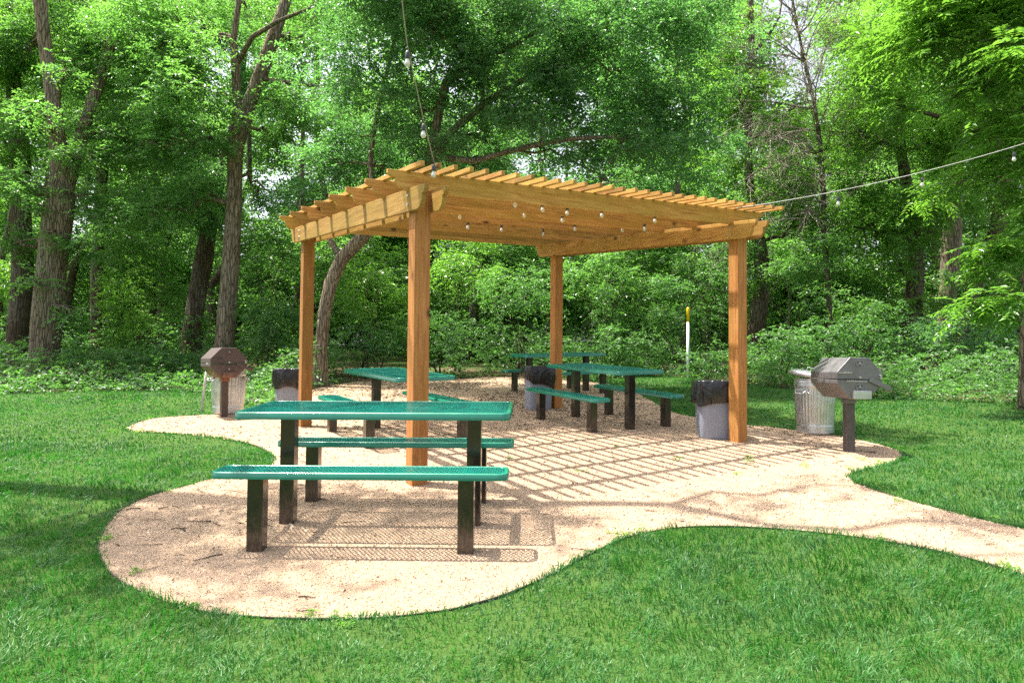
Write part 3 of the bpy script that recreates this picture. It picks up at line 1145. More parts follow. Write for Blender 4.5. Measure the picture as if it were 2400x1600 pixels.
def make_grill(loc, rz, label, mt, W=.48, L=.60, Hb=.43, z0=.57, flange=False):
    """octagonal covered park grill on a square pedestal; its end plate faces -y"""
    root = thing('pedestal_grill', label, 'grill', loc, rz, 'covered pedestal grills beside the gravel')
    zm = z0 + Hb * .47
    MB().box((0, -L * .12, (z0 + .01 - .1) / 2), (.09, .09, z0 - .01 + .1)).build('post', M['grill_brown'] if flange else M['grill_post'], root, None, .004)
    co = MB().box((0, -L * .12, z0 - .03), (.115, .115, .05)).build('collar', mt, root, None, .004)
    W2, cw = W / 2, W * .21
    lower = [(-W2, zm - .004), (-W2, zm - Hb * .10), (-cw, z0), (cw, z0), (W2, zm - Hb * .10), (W2, zm - .004)]
    upper = [(-W2, zm + .004), (-W2, zm + Hb * .17), (-cw, z0 + Hb), (cw, z0 + Hb), (W2, zm + Hb * .17), (W2, zm + .004)]
    fb = MB().prism(lower, 'y', -L / 2, L / 2).build('firebox', mt, root, None, .005)
    hd = MB().prism(upper, 'y', -L / 2, L / 2).build('hood', mt, root, None, .005)
    yf = -L / 2
    lip = MB()
    lip.box((0, -L / 2 - .003, zm + .012), (W * .98, .010, .012))
    lip.build('lip', mt, hd)
    # vents: disc with three holes above and below
    for zc, par in ((z0 + Hb * .86, hd), (z0 + Hb * .29, fb)):
        v = MB()
        v.tube([(0, yf + .002, zc), (0, yf - .006, zc)], .045, 20, False)
        vo = v.build('vent_disc', mt, par)
        hl = MB()
        for a in (90, 210, 330):
            hl.tube([(.024 * cos(radians(a + 60)), yf - .002, zc + .024 * sin(radians(a + 60))), (.024 * cos(radians(a + 60)), yf - .0075, zc + .024 * sin(radians(a + 60)))], .0085, 10, False)
        hl.build('vent_hole', M['socket'], vo)
        MB().tube([(0, yf - .004, zc), (0, yf - .014, zc)], .008, 10, False).build('vent_bolt', M['bolt'], vo)
    # notched adjuster bars on the end plate
    for zc, par, x0, x1 in ((zm + Hb * .155, hd, -.46 * W, -.18 * W), (zm - Hb * .045, fb, -.30 * W, .16 * W)):
        nb = MB().box(((x0 + x1) / 2, yf - .006, zc), (x1 - x0, .012, .008))
        for k in range(5):
            nb.box((x0 + (x1 - x0) * (.45 + .13 * k if par is hd else .05 + .09 * k), yf - .010, zc + .008), (.007, .016, .012))
        nb.build('adjuster_bar', M['bolt'] if not flange else mt, par)
    for px_, pz_, par in ((0, zm + Hb * .05, hd), (W2 * .92, zm + Hb * .04, hd), (W2 * .9, zm + Hb * .10, hd)):
        MB().tube([(px_, yf, pz_), (px_, yf - .016, pz_)], .012, 10, False).build('bolt', M['bolt'], par)
    # hinge arm that sticks out on the right
    R = Matrix.Rotation(radians(24), 3, 'Y')
    hb = MB().box((W2 * .86, yf - .016, zm - Hb * .11), (.24, .016, .045), R)
    hb.build('lever', mt, fb, None, .003)
    # ash door
    MB().box((.01, yf - .022, z0 + Hb * .10), (.19, .045, .085)).build('ash_door', M['galv'] if not flange else mt, fb, None, .004)
    return root


make_grill(gloc(3.60, 7.74), radians(2), 'shiny grey octagonal pedestal grill at the right edge of the gravel', M['grill_grey'])
make_grill(gloc(-4.19, 10.42), radians(36), 'rusty brown octagonal pedestal grill at the left end of the gravel', M['grill_rust'], .50, .58, .43, .57, True)

_s = MB()
_b = Vector(gloc(-4.72, 10.9))
_s.tube([_b - Vector((0, 0, .15)), _b + Vector((.05, .02, .45)), _b + Vector((.09, .03, .83))], [.021, .02, .02], 8)
_so = _s.build('stake', M['stake'])
tag(_so, 'pale weathered stake leaning beside the left trash can', 'stake')

_mk = thing('marker_post', 'slim white marker post with a yellow top at the wood edge', 'marker post', gloc(4.40, 17.9))
_zt = at(1581, 706, 17.9).z - float(gz(4.4, 17.9))
MB().tube([(0, 0, -.3), (0, 0, _zt - .36)], .034, 12).build('pole', M['white_paint'], _mk)
MB().tube([(0, 0, _zt - .36), (0, 0, _zt - .03), (0, 0, _zt)], [.036, .036, .026], 12).build('cap', M['yellow_paint'], _mk)


# ------------------------------------------------------------------ foliage
def unit(a): return a / np.maximum(np.linalg.norm(a, axis=-1, keepdims=True), 1e-9)


def leaf_arrays(B, D, N, L, W, curl=.12):
    """diamond leaves: base B, direction D, normal N"""
    S = unit(np.cross(D, N))
    N2 = unit(np.cross(S, D))
    mid = B + D * (L * .45)[:, None]
    V = np.stack([B, mid + S * (W / 2)[:, None] + N2 * (L * curl * .5)[:, None], B + D * L[:, None] - N2 * (L * curl)[:, None],
                  mid - S * (W / 2)[:, None] + N2 * (L * curl * .5)[:, None]], 1)
    return V.reshape(-1, 3)


def spray_leaves(O, D, n_per, twig, L, r, droop=.25, updown=.5, jit=.35):
    """alternate leaves along twigs starting at O with direction D"""
    n = len(O)
    up = np.array([0, 0, 1.0])
    side = unit(np.cross(D, up) + r.normal(0, .15, (n, 3)))
    nrm = unit(np.cross(side, D))
    t = (np.arange(n_per) + .5) / n_per
    sg = np.where(np.arange(n_per) % 2 == 0, 1.0, -1.0)
    tw = twig[:, None] * t[None]
    B = O[:, None] + D[:, None] * tw[..., None] - up * (droop * (tw ** 2) / np.maximum(twig[:, None], .1))[..., None]
    d = unit(D[:, None] * .55 + side[:, None] * (sg[None, :, None]) * .85 - up * droop * .6 + r.normal(0, jit, (n, n_per, 3)))
    N = unit(nrm[:, None] + r.normal(0, updown, (n, n_per, 3)))
    LL = L[:, None] * r.uniform(.65, 1.2, (n, n_per))
    B, d, N, LL = B.reshape(-1, 3), d.reshape(-1, 3), N.reshape(-1, 3), LL.reshape(-1)
    return B, d, N, LL


class Foliage:
    def __init__(s): s.V, s.T, s.n = [], [], 0

    def blob(s, c, rad, n_leaves, r, leaf=.09, n_per=9, twig=.38, aspect=.48, tint=.5, tvar=.25, droop=.25, shell=.55, flat=.35):
        """leaf sprays through an uneven ellipsoid of several lumps"""
        c = np.array(c, float); rad = np.array(rad, float)
        m = max(3, n_leaves // n_per)
        lumps = max(6, int(8 + rad.mean() * 7))
        lc = unit(r.normal(0, 1, (lumps, 3))) * (r.uniform(.2, 1.0, (lumps, 1)))
        lr = r.uniform(.16, .42, lumps)
        k = r.integers(0, lumps, m)
        dirs = unit(r.normal(0, 1, (m, 3)))
        rr = r.random(m) ** shell
        O = c + (lc[k] + dirs * (lr[k] * rr)[:, None]) * rad
        out = unit((O - c) / rad + 1e-6)
        D = unit(dirs * .6 + out * .5 + r.normal(0, .45, (m, 3)))
        D[:, 2] = D[:, 2] * flat - .08
        D = unit(D)
        lt = r.normal(0, .12, lumps)[k]
        B, d, N, LL = spray_leaves(O, D, n_per, np.full(m, twig) * r.uniform(.6, 1.3, m), np.full(m, leaf), r, droop)
        s.add(B, d, N, LL, LL * aspect, np.clip(tint + np.repeat(lt, n_per) + r.normal(0, tvar, len(LL)), 0, 1))

    def pinnate(s, c, rad, n_comp, r, rachis=.42, pairs=6, leaf=.085, aspect=.34, tint=.6, tvar=.2, droop=.32):
        """long compound leaves (leaflets in pairs along a drooping rachis)"""
        c = np.array(c, float); rad = np.array(rad, float)
        lumps = max(4, int(5 + rad.mean() * 4))
        lc = unit(r.normal(0, 1, (lumps, 3))) * r.uniform(.3, .9, (lumps, 1))
        k = r.integers(0, lumps, n_comp)
        dirs = unit(r.normal(0, 1, (n_comp, 3)))
        O = c + (lc[k] + dirs * (r.uniform(.2, .5, n_comp) * r.random(n_comp) ** .6)[:, None]) * rad
        D = unit(dirs * .8 + r.normal(0, .3, (n_comp, 3))); D[:, 2] = D[:, 2] * .3; D = unit(D)
        R_ = rachis * r.uniform(.7, 1.2, n_comp)
        n_per = pairs * 2
        t = (np.arange(n_per) // 2 + 1) / pairs
        sg = np.where(np.arange(n_per) % 2 == 0, 1.0, -1.0)
        up = np.array([0, 0, 1.0])
        side = unit(np.cross(D, up))
        tw = R_[:, None] * t[None]
        B = O[:, None] + D[:, None] * tw[..., None] - up * (droop * tw ** 2 / R_[:, None])[..., None]
        d = unit(D[:, None] * .6 + side[:, None] * sg[None, :, None] * .9 - up * (droop * (.35 + t[None, :, None])) * .9 + r.normal(0, .12, (n_comp, n_per, 3)))
        N = unit(up + r.normal(0, .25, (n_comp, n_per, 3)))
        LL = leaf * r.uniform(.8, 1.2, (n_comp, n_per)) * (1 - .35 * np.abs(t[None] - .55))
        ti = np.clip(tint + np.repeat(r.normal(0, tvar, n_comp), n_per) + r.normal(0, .08, n_comp * n_per), 0, 1)
        LL = LL.reshape(-1)
        s.add(B.reshape(-1, 3), d.reshape(-1, 3), N.reshape(-1, 3), LL, LL * aspect, ti)

    def add(s, B, d, N, L, W, t):
        s.V.append(leaf_arrays(B, d, N, L, W)); s.T.append(t)

    def build(s, name, material, parent=None):
        V = np.concatenate(s.V); T = np.concatenate(s.T)
        F = np.arange(len(V)).reshape(-1, 4)
        return big_mesh(name, V, F, material, parent, attrs={'tint': T})


def wobble_path(p, q, r, k=6, amp=.08, lift=0.0):
    p, q = Vector(p), Vector(q)
    L = (q - p).length
    out = []
    for i in range(k + 1):
        t = i / k
        w = Vector((r.normal(0, 1), r.normal(0, 1), r.normal(0, 1))) * (amp * L * math.sin(pi * t) * .6)
        out.append(p.lerp(q, t) + w + Vector((0, 0, lift * L * math.sin(pi * t))))
    return out


def stem_pts(st, root_down=.15):
    """[(u,v,Y,width px)...] from the base up -> points and radii, densified and slightly uneven"""
    pts = [Vector(q[1:4]) if q[0] == 'w' else at(*q[:3]) for q in st]
    rad = [q[4] if q[0] == 'w' else q[3] / 2 / (.98 * F_PX) * q[2] for q in st]
    return pts, rad


def densify(pts, rad, r, step=.5):
    P, R_ = [], []
    n = len(pts)
    for i in range(n - 1):
        p0, p1, p2, p3 = pts[max(i - 1, 0)], pts[i], pts[i + 1], pts[min(i + 2, n - 1)]
        m = max(1, int((p2 - p1).length / step))
        for k in range(m):
            t = k / m
            q = .5 * ((2 * p1) + (p2 - p0) * t + (2 * p0 - 5 * p1 + 4 * p2 - p3) * t * t + (3 * p1 - p0 - 3 * p2 + p3) * t ** 3)
            P.append(q); R_.append((rad[i] * (1 - t) + rad[i + 1] * t) * r.uniform(.95, 1.06))
    P.append(pts[-1]); R_.append(rad[-1])
    return P, R_


def make_tree(name, label, stems, blobs, leafm, barkm, seed, group=None, leaf=.09, mode='spray', tint=.5, cat='tree', flare=1.35, nmul=1.0, limbs=()):
    """stems: list of pixel stems (first starts at the ground); blobs: (u,v,Y,r[,rz]) crown lumps"""
    r = np.random.default_rng(seed)
    pts0, rad0 = stem_pts(stems[0])
    b = pts0[0].copy(); g = float(gz(b.x, b.y))
    # carry the first stem down to the soil
    base = Vector((b.x, b.y, g - .15))
    if b.z > g + .1:
        pts0 = [base, Vector((b.x, b.y, g + .12))] + pts0; rad0 = [rad0[0] * flare * 1.1, rad0[0] * flare] + rad0
    else:
        pts0 = [base, Vector((b.x, b.y, g + .12))] + pts0[1:]; rad0 = [rad0[0] * flare * 1.1, rad0[0] * flare] + rad0[1:]
    loc = Vector((b.x, b.y, g))
    root = thing(name, label, cat, loc, 0, group)
    tr = MB()
    allp = []
    for i, st in enumerate(stems):
        pts, rad = (pts0, rad0) if i == 0 else stem_pts(st)
        P, R_ = densify(pts, rad, r)
        tr.bark_tube([p - loc for p in P], R_, r)
        allp += [(p, q) for p, q in zip(P, R_)]
    fo = Foliage()
    for bl in blobs:
        if bl[0] == 'w':
            c = Vector(bl[1:4]); bl = bl[1:]
        else:
            c = at(*bl[:3])
        rad = bl[3]
        rz_ = bl[4] if len(bl) > 4 else .75
        n_mul = bl[5] if len(bl) > 5 else 1.0
        R3 = (rad, rad, rad * rz_)
        if mode == 'pinnate':
            fo.pinnate(c - loc, R3, int(330 * rad * rad * nmul * n_mul), r, leaf=leaf, tint=tint + r.normal(0, .1))
        else:
            fo.blob(c - loc, R3, int(3300 * rad * rad * nmul * n_mul * (.09 / leaf) ** 1.6), r, leaf=leaf, tint=tint + r.normal(0, .08))
        # limb from the nearest suitable stem point
        cand = [(p, q) for p, q in allp if p.z < c.z + .3 and p.z > loc.z + 1.0] or allp
        p, q = min(cand, key=lambda k: (k[0] - c).length)
        path = wobble_path(p, c, r, 7, .10, .06)
        rr0 = min(q * .55, .03 + .022 * (c - p).length)
        tr.tube([x - loc for x in path], [rr0 * (1 - .75 * k / 7) for k in range(8)], 7)
        for k in range(int(4 + rad * 3)):
            d = Vector(r.normal(0, 1, 3)).normalized()
            e = c + Vector((d.x * rad, d.y * rad, d.z * rad * rz_)) * r.uniform(.6, 1.0)
            s0 = path[r.integers(3, 8)]
            pp = wobble_path(s0, e, r, 5, .13, .05)
            tr.tube([x - loc for x in pp], [rr0 * .32 * (1 - .85 * j / 5) + .003 for j in range(6)], 5)
    tr.build('trunk', M[barkm], root)
    if fo.V: fo.build('crown', M[leafm], root)
    return root


TREES = [
    dict(name='woodland_tree', label='leftmost dark trunk leaning at the left picture edge, beside the thickest trunk',
         stems=[[(45, 850, 18.2, 44), (42, 750, 18.2, 44), (52, 640, 18.2, 44), (48, 500, 18.2, 42), (46, 350, 18.2, 40), (30, 200, 18.2, 32), (20, 60, 18, 26), (0, -200, 18, 18)]],
         blobs=[(10, 330, 17.6, 1.1), (-60, 120, 17.5, 1.8), (40, 60, 18.5, 1.5), (-150, 400, 17.5, 1.5)], leafm='leaf_bright', barkm='bark_dark', seed=1),
    dict(name='woodland_tree', label='thickest grey trunk at far left, forking into two stems above its middle',
         stems=[[(96, 862, 16.4, 68), (102, 800, 16.4, 64), (110, 700, 16.4, 62), (122, 580, 16.4, 64), (136, 470, 16.4, 64), (142, 400, 16.4, 46), (132, 320, 16.4, 36), (122, 230, 16.4, 31), (108, 130, 16.4, 28), (92, 0, 16.3, 27), (70, -220, 16.2, 20)],
                [(140, 450, 16.4, 46), (166, 380, 16.5, 34), (190, 300, 16.8, 27), (225, 200, 17.1, 24), (262, 90, 17.4, 24), (290, -20, 17.6, 24), (300, -180, 17.6, 16)]],
         blobs=[(50, 110, 17.6, 1.4), (180, 130, 18, 1.4), (50, 290, 17.0, 1.0), (260, 330, 17.2, 1.2), (170, 360, 15.8, .55), (320, 120, 17.6, 1.4), (10, 430, 15.8, .8), (150, 10, 18, 1.3), (250, 20, 18, 1.3), (230, 470, 16.6, .7), (85, 260, 15.6, .4), (150, 160, 15.6, .35), (110, 540, 15.8, .25, .7, .5), (190, 570, 16.4, .5), (75, 650, 15.8, .38, .7, .7), (160, 720, 15.9, .45, .7, .8), (60, 420, 15.8, .5, .7, .7), (40, 560, 17.6, .6)],
         leafm='leaf_mid', barkm='bark', seed=2, tint=.55, flare=1.2),
    dict(name='woodland_tree', label='slim dark straight trunk standing behind and right of the forked grey trunk',
         stems=[[(220, 790, 22.5, 24), (222, 640, 22.5, 24), (230, 480, 22.5, 24), (240, 330, 22.5, 23), (244, 180, 22.5, 20), (234, 60, 22.5, 17), (225, -100, 22.5, 14)]],
         blobs=[(330, 240, 22, 2.0), (180, 300, 22.5, 1.8), (340, 20, 22, 2.2), (180, 60, 22.5, 2.0), (300, 470, 22, 1.4)], leafm='leaf_far', barkm='bark_dark', seed=3),
    dict(name='woodland_tree', label='short dark leaning trunk in deep shade left of the tall straight trunk',
         stems=[[(440, 775, 19.6, 40), (452, 690, 19.6, 40), (468, 600, 19.6, 40), (484, 500, 19.6, 34), (505, 400, 19.8, 28), (540, 280, 20, 20), (560, 120, 20, 14)]],
         blobs=[(430, 430, 19, 1.4), (520, 480, 19.2, 1.0), (380, 330, 19.5, 1.6), (590, 200, 20, 1.8)], leafm='leaf_blue', barkm='bark_dark', seed=4, tint=.4),
    dict(name='woodland_tree', label='tall straight trunk behind the rusty grill, forking high beside the pergola',
         stems=[[(514, 795, 17.2, 42), (522, 700, 17.2, 41), (530, 590, 17.2, 39), (537, 470, 17.2, 36), (541, 340, 17.2, 33), (556, 285, 17.2, 33), (578, 225, 17.2, 31), (605, 155, 17.1, 31), (630, 80, 17, 27), (655, 10, 17, 23), (690, -150, 17, 16)],
                [(552, 300, 17.2, 22), (545, 235, 17.1, 17), (542, 165, 17, 19), (536, 90, 16.9, 15), (548, 10, 16.8, 12), (540, -120, 16.8, 9)],
                [(542, 150, 17, 12), (580, 85, 16.8, 11), (640, 48, 16.5, 9), (710, 20, 16.2, 7), (790, -40, 16, 5)],
                [(598, 180, 17.1, 12), (660, 190, 17, 10), (740, 200, 16.8, 7), (830, 185, 16.6, 4)]],
         blobs=[(420, 60, 17.6, 1.7), (560, 30, 18.6, 1.4), (420, 200, 16.6, 1.4), (330, 330, 16.8, 1.2), (460, 310, 16.6, .8), (690, 110, 18.4, 1.0), (740, 20, 18.9, 1.3), (440, 440, 17, .9), (660, 330, 18, 1.0), (620, 440, 18.2, .8), (350, 480, 17, .8), (470, 130, 16.4, .7), (560, 270, 16.6, .25),
                (660, 250, 17.4, .9), (350, 120, 17, 1.4)],
         leafm='leaf_mid', barkm='bark', seed=5, tint=.62),
    dict(name='woodland_tree', label='curved grey trunk bending right behind the rear left pergola post, under the wide dark canopy',
         stems=[[(735, 880, 15.4, 28), (738, 800, 15.4, 28), (745, 720, 15.4, 28), (760, 650, 15.4, 28), (785, 595, 15.4, 30), (820, 558, 15.3, 31), (870, 500, 15.2, 34), (930, 430, 15.1, 30), (985, 375, 15.0, 22), (1040, 300, 14.9, 18), (1110, 240, 14.8, 16), (1200, 185, 14.7, 14), (1300, 140, 14.6, 13), (1400, 60, 14.6, 9)],
                [(985, 375, 15.0, 20), (1010, 250, 14.9, 20), (1025, 190, 14.8, 20), (1080, 140, 14.7, 18), (1160, 115, 14.6, 12), (1240, 70, 14.5, 8)],
                [(1000, 360, 15, 16), (1090, 370, 14.8, 14), (1180, 345, 14.6, 12), (1300, 320, 14.5, 11), (1400, 315, 14.4, 8)],
                [(870, 500, 15.2, 13), (850, 380, 15.4, 12), (870, 250, 15.5, 11), (900, 120, 15.5, 9), (930, -40, 15.5, 9)]],
         blobs=[(840, 130, 14.8, 1.6), (980, 60, 14.2, 1.5), (1120, 30, 14, 1.5), (1290, 90, 14.4, 1.7), (1430, 170, 14.8, 1.6), (1560, 110, 15.4, 1.6), (1240, 240, 14.8, 1.5), (950, 260, 15.2, 1.2), (1100, 180, 14.6, 1.2), (1460, 320, 15, 1.2), (820, 310, 16, 1.2),
                ('w', -4.2, 12.0, 9.6, 1.6, .6, 1.3), ('w', -2.2, 12.4, 10.0, 1.8, .6, 1.6), ('w', -.5, 12.4, 10.2, 1.5, .6, 1.5), ('w', -1.2, 10.7, 9.9, 1.3, .6, 1.5), ('w', .5, 10.3, 10.0, 1.1, .6, 1.4), ('w', -3.2, 10.8, 9.5, 1.0, .6, 1.0), ('w', -3.0, 14.0, 9.8, 1.6, .6, 1.3), ('w', -.8, 14.6, 10.2, 1.6, .6, 1.3), (1000, 330, 14.6, .8), (900, 390, 16.6, .8), (1090, 390, 16.2, .9), (1240, 420, 16.6, .8), (1470, 430, 16.8, .9), (690, 460, 17, .8), (1580, 270, 15.6, 1.2), (1350, 350, 15, .9), (1120, 330, 15.6, .9), (1430, 20, 14.6, 1.5), (1600, 380, 16, .8), (760, 380, 16, .8), (880, -20, 15, 1.5)],
         leafm='leaf_blue', barkm='bark', seed=6, tint=.5, leaf=.088),
    dict(name='woodland_tree', label='dark trunk just right of the front right pergola post, rising to bare upper stems',
         stems=[[(1738, 760, 20.5, 38), (1748, 680, 20.5, 36), (1750, 600, 20.5, 32), (1738, 520, 20.5, 26), (1722, 420, 20.5, 19), (1718, 320, 20.5, 17), (1722, 200, 20.5, 16), (1726, 90, 20.5, 14), (1722, -60, 20.5, 11)],
                [(1724, 130, 20.5, 9), (1760, 90, 20.4, 7), (1790, 40, 20.3, 5), (1800, -30, 20.2, 4)]],
         blobs=[(1690, 230, 20, 1.3), (1690, 380, 20.5, 1.1), (1810, 430, 20, 1.3), (1740, 640, 19.8, .4, .7, .6), (1760, 200, 20.6, .8), (1800, 300, 20.2, .9), (1660, 60, 20.8, 1.3), (1860, 520, 20, 1.1)], leafm='leaf_bright', barkm='bark_dark', seed=7, leaf=.09),
    dict(name='woodland_tree', label='dark trunk low in the shade above the grey grill',
         stems=[[(2088, 800, 19.2, 42), (2094, 720, 19.2, 38), (2102, 640, 19.2, 34), (2096, 500, 19.2, 28), (2070, 350, 19.2, 22), (2060, 150, 19.2, 15)]],
         blobs=[(2000, 200, 18.4, 1.5), (2040, 420, 18.4, 1.4), (1950, 330, 18.8, 1.3), (2090, 540, 18.2, .9), (1960, 520, 18.6, 1.2), (2110, 690, 18.4, .45), (2060, 620, 18.6, .6), (2140, 480, 18.2, .8), (2130, 330, 19, 1.3), (1990, 60, 18.8, 1.3)], leafm='leaf_bright', barkm='bark_dark', seed=8),
    dict(name='woodland_tree', label='pale barked trunk half wrapped in leaves, left of the curved dark trunk at right',
         stems=[[(2170, 760, 20.2, 34), (2178, 640, 20.2, 36), (2186, 540, 20.2, 38), (2192, 450, 20.2, 34), (2200, 330, 20.2, 26), (2190, 180, 20.2, 18)]],
         blobs=[(2150, 150, 19.6, 1.6), (2230, 250, 19.8, 1.3), (2160, 360, 19.6, 1.0), (2180, 640, 19.6, .55), (2140, 700, 19.4, .6), (2200, 760, 19.2, .7)], leafm='leaf_mid', barkm='bark_pale', seed=9),
    dict(name='woodland_tree', label='dark trunk curving up to the right near the right picture edge',
         stems=[[(2205, 770, 17.6, 30), (2225, 690, 17.6, 30), (2252, 620, 17.6, 31), (2285, 540, 17.6, 33), (2304, 460, 17.6, 33), (2306, 390, 17.6, 31), (2285, 310, 17.6, 30), (2262, 230, 17.6, 24), (2250, 90, 17.6, 17)],
                [(2282, 310, 17.6, 20), (2200, 285, 18.9, 13), (2130, 260, 17.2, 9), (2060, 240, 17, 6)]],
         blobs=[(2080, 120, 16.6, 1.3), (2180, 60, 17, 1.4), (2290, 60, 17, 1.4), (2360, 250, 17.4, 1.2), (2250, 610, 17, .45), (2310, 470, 17, .45), (2220, 420, 17, .7), (2060, 240, 16.8, .9)], leafm='leaf_bright', barkm='bark_dark', seed=10, leaf=.1),
]
for T in TREES:
    make_tree(**T)

# near tree at the right edge with long compound leaves
make_tree('leafy_tree', 'bright green tree with long feathery leaves at the right edge, nearest of the trees',
          [[(2352, 945, 11.3, 20), (2351, 860, 11.3, 19), (2354, 700, 11.3, 18), (2366, 500, 11.2, 17), (2380, 300, 11.1, 15), (2370, 100, 11, 12), (2350, -100, 11, 9)]],
          [(2240, 40, 10.4, 1.15), (2330, 150, 10.0, 1.0), (2120, 50, 11.2, .9), (2040, 110, 11.6, .65), (2360, 360, 10.4, .75), (2240, 390, 11.2, .5, .75, .9), (2350, 260, 10.2, .7), (2290, 590, 10.4, .5, .6, 1.5), (2320, 680, 10.2, .42, .6, 1.5), (2235, 700, 10.4, .28, .6, 1.6), (2240, 200, 11, .7, .6, .7),
           (2420, 500, 10.6, .7), (2180, -60, 11, 1.0), (2330, -40, 10.4, 1.1), (2130, 440, 12, .4, .7, .8)],
          'leaf_bright', 'bark', 21, None, .125, 'pinnate', .48, 'tree', 1.35, .85)


# dead tree with bare twigs against the sky gap
def dead_tree():
    r = np.random.default_rng(77)
    stems = [[(1905, 720, 18.9, 14), (1895, 560, 18.9, 13), (1890, 420, 18.9, 12), (1880, 300, 18.9, 10), (1862, 200, 18.8, 8), (1835, 80, 18.8, 6), (1810, -60, 18.8, 5)]]
    pts, rad = stem_pts(stems[0])
    b = pts[0]; loc = Vector((b.x, b.y, float(gz(b.x, b.y))))
    root = thing('dead_tree', 'bare dead tree of pale twigs in the sky gap right of the pergola', 'tree', loc)
    pts = [Vector((b.x, b.y, loc.z - .1))] + pts; rad = [rad[0] * 1.2] + rad
    P, R_ = densify(pts, rad, r)
    tr = MB().tube([p - loc for p in P], R_, 8)
    br = MB()
    up_pts = [p for p in P if p.z > loc.z + 3.5]
    def grow(p, d, L, rr, lev):
        path = [p]
        q = p.copy(); dd = d.copy()
        k = 5
        for i in range(k):
            dd = (dd + Vector(r.normal(0, .16, 3)) + Vector((0, 0, -.045 * lev))).normalized()
            q = q + dd * L / k
            path.append(q.copy())
        br.tube([x - loc for x in path], [rr * (1 - .75 * i / k) for i in range(k + 1)], 5)
        if lev < 3:
            for i in range(5 if lev == 0 else 4):
                s = path[r.integers(1, k + 1)]
                nd = (dd + Vector(r.normal(0, .65, 3))).normalized()
                grow(s, nd, L * r.uniform(.45, .7), rr * .5, lev + 1)
    for i in range(46):
        p = up_pts[r.integers(0, len(up_pts))]
        a = r.uniform(0, 2 * pi)
        d = Vector((cos(a) - .55, sin(a) * .5 - .35, r.uniform(-.25, .8))).normalized()
        grow(p, d, r.uniform(1.1, 2.4), r.uniform(.016, .03), 0)
    tr.build('trunk', M['bark_dark'], root)
    br.build('branches', M['dead_wood'], root)


dead_tree()


# overhanging tree that stands outside the frame and dapples the gravel
make_tree('woodland_tree', 'tall spreading tree left of the picture whose limbs reach over the gravel',
          [[('w', -9.6, 7.5, .2, .26), ('w', -9.4, 7.5, 2.5, .22), ('w', -9.0, 7.4, 4.5, .19), ('w', -8.1, 7.2, 6.5, .16), ('w', -6.6, 7.0, 8.6, .12), ('w', -5.2, 6.8, 10.5, .07)],
           [('w', -8.1, 7.2, 6.5, .11), ('w', -5.6, 6.6, 7.3, .09), ('w', -3.3, 6.5, 7.6, .085), ('w', -1.6, 6.5, 7.8, .07), ('w', -1.1, 6.0, 7.9, .05), ('w', -.6, 5.9, 8.0, .045), ('w', -.1, 6.15, 8.1, .035), ('w', .6, 5.95, 8.1, .02)],
           [('w', -1.6, 6.5, 7.8, .045), ('w', -1.2, 6.9, 7.9, .04), ('w', -.9, 6.8, 8.0, .035), ('w', -.3, 7.2, 8.2, .02), ('w', .1, 7.1, 8.2, .012)],
           [('w', -.6, 5.8, 8.0, .035), ('w', -.2, 5.4, 8.1, .03), ('w', .2, 5.45, 8.2, .02), ('w', .5, 5.2, 8.2, .012)]],
          [('w', -5.6, 5.6, 7.5, 1.0, .5, .8), ('w', -4.9, 6.3, 7.6, .8, .5, .9), ('w', -6.2, 4.6, 7.3, .8, .5, .45), ('w', -3.7, 6.5, 7.8, .7, .5, .7), ('w', -4.3, 5.0, 7.6, .6, .5, .5), ('w', -1.2, 6.3, 7.9, .35, .5, .8), ('w', .1, 6.1, 8.1, .4, .5, .5), ('w', -.2, 7.1, 8.2, .35, .5, .6), ('w', -2.7, 6.1, 7.9, .45, .5, .7), ('w', .7, 5.8, 8.2, .3, .5, .5)],
          'leaf_mid', 'bark', 31, None, .09, 'spray', .5)


# ------------------------------------------------------------------ shrubs, undergrowth, distant wood
def make_shrub(label, u, v, Y, rad, h, leafm, seed, tint=.5, leaf=.085, cat='shrub'):
    """v: photo row of the shrub's middle; it is rooted in the soil below"""
    r = np.random.default_rng(seed)
    c = at(u, v, Y)
    g = float(gz(c.x, c.y))
    loc = Vector((c.x, c.y, g))
    root = thing('shrub', label, cat, loc, 0, 'shrubs along the edge of the wood')
    fo = Foliage(); st = MB()
    zc = c.z - g
    for k in range(4):
        e = Vector((r.normal(0, rad * .35), r.normal(0, rad * .3), zc + r.normal(0, h * .15)))
        st.tube(wobble_path((r.normal(0, .08), r.normal(0, .08), -.08), e, r, 6, .08), [.022 * (1 - .7 * i / 6) for i in range(7)], 6)
    fo.blob((0, 0, zc), (rad, rad * .8, h), int(3000 * rad * h), r, leaf=leaf, tint=tint, twig=.32)
    st.build('stem', M['bark_dark'], root)
    fo.build('foliage', M[leafm], root)


